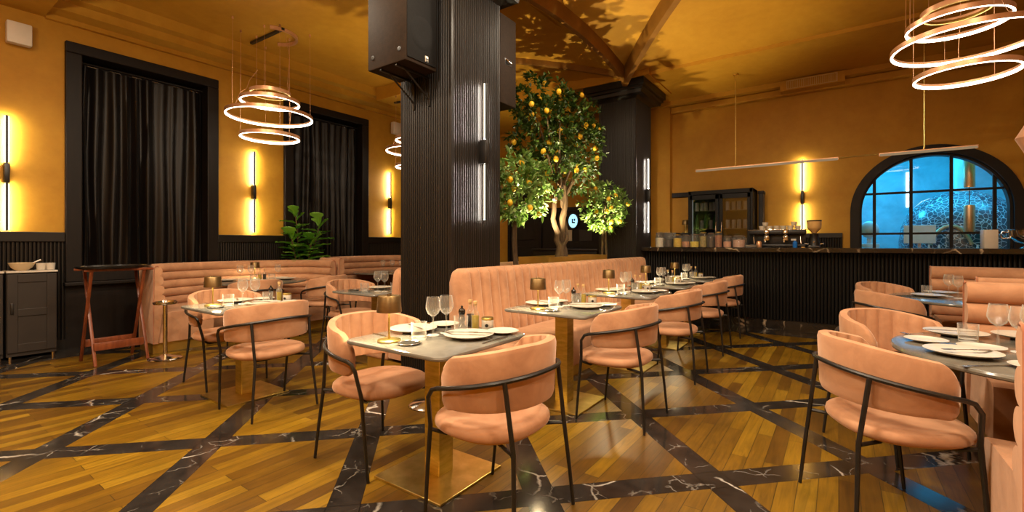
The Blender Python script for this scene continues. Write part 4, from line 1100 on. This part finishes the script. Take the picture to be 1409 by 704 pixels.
# linear pendant over the bar
t = thing('linear_pendant', 'long slim brass pendant lamp hanging over the bar', 'pendant lamp', (-.27, 8.10, 2.495))
m = M(); m.tube([(-1.68, 0, 0), (1.69, 0, 0)], .011, 8); m.build('rail', M_brass, t)
for px in (-1.08, 1.19):
    m = M(); m.tube([(px - .03, 0, .004), (px - .008, 0, .012), (px, 0, .04), (px, 0, 3.978 - 2.495)], .009, 8); m.lathe([(.04, 3.96 - 2.495), (.04, 3.979 - 2.495)], (px, 0, 0), 18); m.build('rod', M_brass, t)
for a, b in ((-1.69, .27), (.72, 1.70)):
    m = M(); m.box(a, b, -.018, .018, -.028, .012, .004); h = m.build('light_bar', M_copper, t, smooth=False)
    m = M(); m.box(a + .01, b - .01, -.019, .016, -.031, -.002); m.build('diffuser', M_bar_led, h, smooth=False)
# air vent and ceiling hatch
t = thing('air_vent', 'ochre air vent with slatted grille under the ceiling above the bar', 'vent', (-.36, 9.02, 3.80))
m = M(); rows = [[(x, y, z) for x, z in ((-.44, 0), (.44, 0), (.44, .17), (-.44, .17))] for y in (-.16, .03)]
m.grid(rows, cv=True, caps=True); m.build('housing', MP, t, smooth=False)
m = M(); m.box(-.34, .34, -.172, -.161, .015, .025); m.box(-.34, .34, -.172, -.161, .145, .155); m.box(-.345, -.335, -.172, -.161, .015, .155); m.box(.335, .345, -.172, -.161, .015, .155)
for k in range(26): x = -.32 + .0256 * k; m.box(x, x + .008, -.172, -.161, .022, .148)
m.build('grille', mat_noise('vent grille paint', (.5, .33, .10), (.6, .42, .15), 5, .5), t, smooth=False)
t = thing('ceiling_hatch', 'thin square access hatch in the vaulted ceiling', 'hatch', (-.15, 6.05, z1(6.05) - .002)); m = M(); m.box(-.26, .22, -.13, .13, -.012, .06, .003, rot=Matrix.Rotation(R(-7), 4, 'X')); m.build('panel', MP, t, smooth=False)

# ------------------------------------------------------------------ aisle end: host desk, round light, notices
m = M(); rows = []
t = thing('round_sign', 'small round cold white sign glowing behind the trees', 'sign', (-4.80, YB - .075, 1.77))
m.tube([(.13 * math.cos(2 * PI * k / 32), 0, .17 * math.sin(2 * PI * k / 32)) for k in range(32)], .022, 8, closed=True); m.build('rim', M_black, t)
m = M(); m.add([(0, -.008, 0)] + [(.125 * math.cos(2 * PI * k / 32), -.008, .16 * math.sin(2 * PI * k / 32)) for k in range(32)], [(0, 1 + k, 1 + (k + 1) % 32) for k in range(32)]); m.build('lit_face', M_blueled, t, smooth=False)
m = M(); m.box(-.03, .0, -.016, -.009, -.05, .05); m.box(.0, .05, -.016, -.009, -.055, -.02); m.box(.02, .055, -.016, -.009, .0, .05); m.build('sign_mark', mat_noise('dark blue print', (.01, .05, .09), (.015, .07, .12), 4, .5), t, smooth=False)
for k, (px, mt) in enumerate(((-4.99, M_paper), (-4.50, M_cab))):
    t = thing('notice_board', ('pale notice below the round lit sign', 'brown notice right of the pale one')[k], 'notice', (px, YB - .052, 1.34))
    m = M(); m.box(-.155, .155, -.02, 0, -.01, .23, .004); m.build('frame', mt, t, smooth=False)
t = thing('host_desk', 'dark host desk against the far wall behind the trees', 'desk', (-4.7, 8.72, 0)); m = M(); m.box(-.75, .75, -.22, .22, 0, 1.12, .008); m.build('carcass', M_dark, t); m = M(); m.box(-.78, .78, -.25, .25, 1.12, 1.16, .006); m.build('top', M_black, t)

# ------------------------------------------------------------------ left side: sideboard, tray stand, chrome stands
def sideboard(label, y0, y1):
    t = thing('sideboard', label, 'cabinet', (XL + .05, (y0 + y1) / 2, 0), 0, 'dark sideboards'); w = (y1 - y0) / 2
    m = M(); m.box(.0, .25, -w, w, .035, .945, .004); m.build('carcass', M_cab, t, smooth=False)
    m = M()
    for a, b in ((-w + .005, -w + .085), (w - .085, w - .005)): m.box(.251, .273, a, b, .08, .93, .003)
    for z0, z1_ in ((.08, .17), (.47, .55), (.84, .93)): m.box(.251, .2725, -w + .084, w - .084, z0, z1_, .003)
    m.box(.251, .262, -w + .08, w - .08, .1, .9); h = m.build('door', M_cab, t, smooth=False)
    m = M(); m.box(.274, .292, -w + .028, -w + .052, .50, .62, .004); m.build('handle', M_black, h)
    m = M(); m.box(-.0, .285, -w - .003, w + .003, .946, .966, .003); m.build('top', M_white, t, smooth=False)
    for y in (-w + .03, w - .03):
        m = M(); m.lathe([(.016, 0), (.016, .036)], (.24, y, 0), 12); m.build('foot', M_chrome, t)
sideboard('dark panelled sideboard with white top at the left edge', .905, 1.30)
sideboard('second dark sideboard unit, only a strip at the picture edge', .49, .885)
t = thing('mixing_bowl', 'cream bowl with a spoon on the white sideboard top', 'bowl', (XL + .21, 1.035, .9665)); M_cream = mat_noise('cream glaze', (.62, .48, .28), (.7, .56, .36), 5, .35)
m = M(); m.lathe([(.045, 0), (.05, .004), (.085, .035), (.108, .085), (.105, .086), (.08, .038), (.0001, .012)], n=32); m.build('bowl_body', M_cream, t)
m = M(); m.tube([(0, .02, .03), (0, .09, .085), (0, .15, .115)], [.008, .006, .009], 8); m.build('spoon', M_white, t)
m = M(); m.lathe([(.03, 0), (.036, .003), (.043, .078), (.041, .078), (.033, .006), (.0001, .006)], n=24); K_mug = Kind(proto('ceramic_cup', m, M_white, 'cup'))
K_mug.put((XL + .215, 1.185, .9665), 0, 'white ceramic cup beside the cream bowl on the sideboard'); K_mug.put((XL + .215, 1.262, .9665), 0, 'white ceramic cup at the right corner of the sideboard')
t = thing('tray_stand', 'folding red brown wooden stand in front of the first curtain', 'tray stand', (-6.43, 1.60, 0))
for sy in (-.22, .22):
    for sg in (-1, 1):
        m = M(); p0 = Vector((sg * .215, sy + sg * .012, 0)); p1 = Vector((-sg * .19, sy + sg * .012, .985)); d = p1 - p0; ln = d.length
        m.box(-.014, .014, -.010, .010, 0, ln, .003); mt = Matrix.Translation(p0) @ d.to_track_quat('Z', 'X').to_matrix().to_4x4() @ Matrix.Rotation(PI / 2, 4, 'Z'); m.v = [tuple(mt @ Vector(v)) for v in m.v]; m.build('leg', M_walnut, t)
for sg in (-1, 1):
    m = M(); m.box(sg * .19 - .014, sg * .19 + .014, -.29, .29, .975, 1.0, .004); m.build('top_rail', M_walnut, t)
    m = M(); m.box(*((.155, .178) if sg > 0 else (-.178, -.155)), -.21, .21, .155, .235, .004); m.build('stretcher', M_walnut, t)
m = M()
for sg in (-1, 1): m.box(-.19, .19, sg * .12 - .025, sg * .12 + .025, .992, .996)
m.build('strap', M_black, t, smooth=False)
m = M(); rows = []
for f, z in ((.0001, .0), (.9, 0), (.97, .006), (1.0, .026), (.985, .027), (.95, .01), (.88, .006), (.0001, .006)): rows.append([(f * .27 * math.cos(2 * PI * k / 56), f * .375 * math.sin(2 * PI * k / 56), z) for k in range(56)])
m.grid(rows, cv=True); o = m.build('serving_tray', M_tray); o.location = (-6.43, 1.60, 1.0005); o.rotation_euler = (0, 0, R(33)); tag(o, 'oval black tray resting on the folding wooden stand', 'tray')
def post_stand(x, y, label):
    t = thing('chrome_stand', label, 'stand', (x, y, 0), 0, 'chrome post stands')
    m = M(); m.lathe([(.155, 0), (.16, .006), (.14, .02), (.06, .035), (.03, .05)], n=40); m.build('base', M_chrome, t); m = M(); m.lathe([(.022, .045), (.022, .585), (.04, .60)], n=20); m.build('post', M_chrome, t)
    m = M(); m.lathe([(.04, .592), (.105, .60), (.112, .61), (.112, .628), (.104, .628), (.10, .612), (.0001, .608)], n=36); m.build('dish', M_chrome, t)
post_stand(-6.05, 1.94, 'chrome post stand with dish top at the end of the near left booth')
post_stand(-2.62, 2.58, 'chrome post stand behind the nearest square table, its round base showing')
# things on the window sill behind the tray stand
m = M(); m.box(-.05, .05, -.04, .04, 0, .14, .004); o = m.build('card_box', M_cream); o.location = (XL + .07, 2.52, .803); tag(o, 'pale yellow carton on the sill behind the wooden stand', 'carton')
t = thing('preserve_jar', 'jar with red lid on the sill beside the yellow carton', 'jar', (XL + .07, 2.66, .803)); m = M(); m.lathe([(.045, 0), (.048, .005), (.048, .15), (.04, .165)], n=22); m.build('body', fillm('amber preserve', (.25, .1, .03), (.5, .3, .1), 14), t); m = M(); m.lathe([(.044, .165), (.046, .17), (.046, .195), (.0001, .197)], n=22); m.build('lid', M_terra, t)
# ------------------------------------------------------------------ kitchen behind the arched window
M_kwhite = mat_noise('kitchen white', (.6, .66, .68), (.75, .8, .82), 6, .35)
def make_dome():
    t = NT('mosaic oven tiles'); v = t.coord()
    vo = t.new('TexVoronoi', feature='DISTANCE_TO_EDGE'); vo.inputs['Scale'].default_value = 15; t.link(v, vo.inputs['Vector'])
    c = t.ramp(vo.outputs['Distance'], [(0.015, (.55, .62, .65)), (.06, (.02, .055, .075))])
    t.bsdf(c, .25, spec=.6); return t.m
t = thing('pizza_oven', 'domed mosaic oven seen through the arched window', 'oven', (1.70, 10.95, 0))
m = M(); m.box(-.85, .85, -.7, .7, 0, 1.08, .01); m.build('base', M_steel, t, smooth=False)
m = M(); m.lathe([(.80, 1.08), (.81, 1.3), (.78, 1.55), (.69, 1.8), (.50, 2.02), (.25, 2.14), (.0001, 2.17)], n=48); m.build('dome', make_dome(), t)
m = M(); m.tube([(.02 + .26 * math.cos(R(200 + 14 * k)) - .25, -.80 + .0 * k, 1.25 + .30 * math.sin(PI * k / 10)) for k in range(11)], .03, 8); m.build('mouth_arch', M_copper, t)
m = M(); m.lathe([(.13, 2.05), (.13, 3.28)], (.05, .1, 0), 28); m.build('flue', M_kwhite, t)
t = thing('tube_pendant', 'pendant of two copper tubes on one cord behind the arched window', 'pendant lamp', (1.62, 9.74, 0))
m = M(); m.lathe([(.06, 1.44), (.066, 1.46), (.066, 1.83), (.058, 1.85), (.0001, 1.86)], n=22); m.build('lower_tube', M_copper, t)
m = M(); m.lathe([(.06, 2.12), (.066, 2.14), (.066, 2.54), (.058, 2.56), (.0001, 2.57)], n=22); m.build('upper_tube', M_copper, t)
m = M(); m.tube([(0, 0, 1.85), (0, 0, 2.13)], .006, 6); m.tube([(0, 0, 2.56), (0, 0, 3.295)], .006, 6); m.build('cord', M_black, t)
light('POINT', 'tube_fill_light', (1.52, 9.45, 2.0), 1.5, (1, .62, .3), shadow_soft_size=.05)  # added warm fill in front of the copper tubes to brighten them
t = thing('kitchen_counter', 'pale steel kitchen counter just behind the arched window', 'counter', (1.1, 9.72, 0)); m = M(); m.box(-1.5, 1.6, -.26, .26, 1.0, 1.05, .004); m.build('worktop', M_chrome, t, smooth=False); m = M(); m.box(-1.45, 1.55, -.22, .24, 0, 1.0); m.build('carcass', M_steel, t, smooth=False)
kr = random.Random(3)
m = M(); m.lathe([(.028, 0), (.032, .004), (.032, .12), (.012, .16), (.012, .2), (.0001, .2)], n=12); Kkb = Kind(proto('sauce_bottle', m, M_kwhite, 'bottle'))
m = M(); m.lathe([(.05, 0), (.07, .05), (.068, .05), (.046, .006), (.0001, .006)], n=16); Kkw = Kind(proto('steel_bowl', m, M_chrome, 'bowl'))
m = M(); m.lathe([(.03, 0), (.036, .09), (.034, .09), (.028, .005), (.0001, .005)], n=14); Kkg = Kind(proto('kitchen_glass', m, M_glass, 'glass'))
for k in range(24):
    x = .28 + k * .072; KK = (Kkw, Kkb, Kkg)[kr.randrange(3)] if k > 7 else (Kkw if k % 2 else Kkg)
    nm = {id(Kkw): 'small steel bowl', id(Kkb): 'white sauce bottle', id(Kkg): 'clear glass'}[id(KK)]
    KK.put((x, 9.60 + .10 * (k % 3), 1.0505), 0, nm + ' in the row on the kitchen counter behind the arched window', 'row of small things on the kitchen counter')
t = thing('slicer', 'white machine with round head at the left of the kitchen', 'machine', (.44, 10.25, 1.03)); m = M(); m.box(-.14, .14, -.12, .12, 0, .24, .02); m.build('body', M_kwhite, t)
m = M(); m._ball((0, -.04, .48), .14, .08, .15, 18, 10); m.box(-.04, .04, -.02, .06, .2, .5, .01); m.build('head', M_kwhite, t)
m = M(); m.box(-.2, .2, -.16, .16, -1.03, -.0); m.build('pedestal', M_steel, t, smooth=False)
t = thing('monitor', 'pale screen standing on the kitchen pass behind the arched window', 'screen', (1.08, 10.02, 1.05)); m = M(); m.box(-.2, .2, -.01, .02, .22, .52, .006, rot=Matrix.Rotation(R(-8), 4, 'Z')); m.build('panel', M_kwhite, t, smooth=False); m = M(); m.box(-.02, .02, .03, .06, 0, .4); m.box(-.1, .1, -.02, .1, -.02, .01); m.build('foot', M_steel, t, smooth=False)
t = thing('kitchen_shelf', 'steel shelf frame with two uprights in the kitchen', 'shelf', (.1, 11.6, 0)); m = M()
for x in (-.5, .0): m.box(x - .02, x + .02, -.02, .02, 0, 2.0)
m.box(-.55, .05, -.12, .12, 1.62, 1.66); m.box(-.55, .05, -.12, .12, 1.3, 1.33); m.build('frame', M_kwhite, t, smooth=False)
m = M(); m.box(-.04, .04, -.005, .005, -.35, .35); o = m.build('kitchen_wall_light', mat_emit('kitchen tube', (.75, .93, 1.0), 6), smooth=False); o.location = (1.15, 12.19, 2.35); tag(o, 'vertical white tube light on the kitchen wall above the oven', 'light')

# ------------------------------------------------------------------ lights
W = bpy.data.worlds.new('dim room'); bpy.context.scene.world = W; W.use_nodes = True
W.node_tree.nodes['Background'].inputs[0].default_value = (1, .75, .45, 1); W.node_tree.nodes['Background'].inputs[1].default_value = .02
BL = (.03, .56, 1.0)
light('AREA', 'kitchen_panel', (1.2, 10.3, 3.28), 75, BL, size=2.0)
light('POINT', 'kitchen_glow', (.2, 10.9, 2.6), 85, BL, shadow_soft_size=.15)
light('AREA', 'kitchen_wash', (2.6, 10.2, 3.2), 25, BL, size=.8)
# planter uplights
light('SPOT', 'planter_uplight', (-2.98, 5.02, 1.13), 340, (1, .82, .5), rot=(R(180), R(0), 0), spot_size=R(120), spot_blend=.5, shadow_soft_size=.012)
light('SPOT', 'planter_uplight', (-2.92, 6.42, 1.13), 250, (1, .82, .5), rot=(R(180), R(-6), 0), spot_size=R(115), spot_blend=.5, shadow_soft_size=.012)
# added fill discs near the ceiling, unseen, above and behind the camera
def down(x, y, e, sz=.35, z=3.9, col=(1, .85, .64)):
    light('AREA', 'fill_down', (x, y, z), e, col, size=sz, shape='DISK')
down(-.6, 1.6, 95); down(-2.4, .6, 85); down(-4.2, .3, 85); down(1.6, 1.4, 55); down(.4, -1.2, 75); down(-2.6, -1.4, 75)
down(-2.0, 2.6, 26, .3); down(1.0, 3.1, 36, .3); down(-4.4, 2.2, 46, .3)
down(-1.7, 4.3, 46, .3, 3.95); down(-1.2, 5.9, 26, .3, 3.95)
for x, y, e in ((-2.6, 1.5, 52), (-4.6, -.4, 95), (-1.0, .2, 42), (1.4, 1.2, 60), (.3, -1.4, 30)):      # added upward fill that brightens the ceiling from out of frame
    light('AREA', 'fill_up', (x, y, 3.05), e, (1, .85, .62), rot=(PI, 0, 0), size=.5, shape='DISK')
# the ceiling wash leans on the added floating discs above
sc_ = bpy.context.scene
sc_.view_settings.view_transform = 'Standard'; sc_.view_settings.look = 'None'; sc_.view_settings.gamma = 1; sc_.view_settings.exposure = 0; sc_.view_settings.use_curve_mapping = False
sc_.cycles.max_bounces = 8; sc_.cycles.diffuse_bounces = 4; sc_.cycles.glossy_bounces = 4; sc_.cycles.transparent_max_bounces = 24; sc_.cycles.transmission_bounces = 6
sc_.cycles.sample_clamp_indirect = 6; sc_.cycles.use_denoising = True; sc_.cycles.caustics_reflective = False; sc_.cycles.caustics_refractive = False

# lantern glimpsed at the right edge
t = thing('pink_lantern', 'sliver of a dusty pink lantern at the right picture edge', 'lantern', (1.235, 5.15, 2.02))
m = M(); m.lathe([(.03, -.12), (.055, -.11), (.125, .05), (.07, .16), (.02, .17)], n=28); m.build('lantern_shade', M_velvet, t, ang=25)
m = M(); m.tube([(0, 0, .16), (0, 0, 4.1 - 2.02)], .004, 6); m.build('cord', M_black, t)
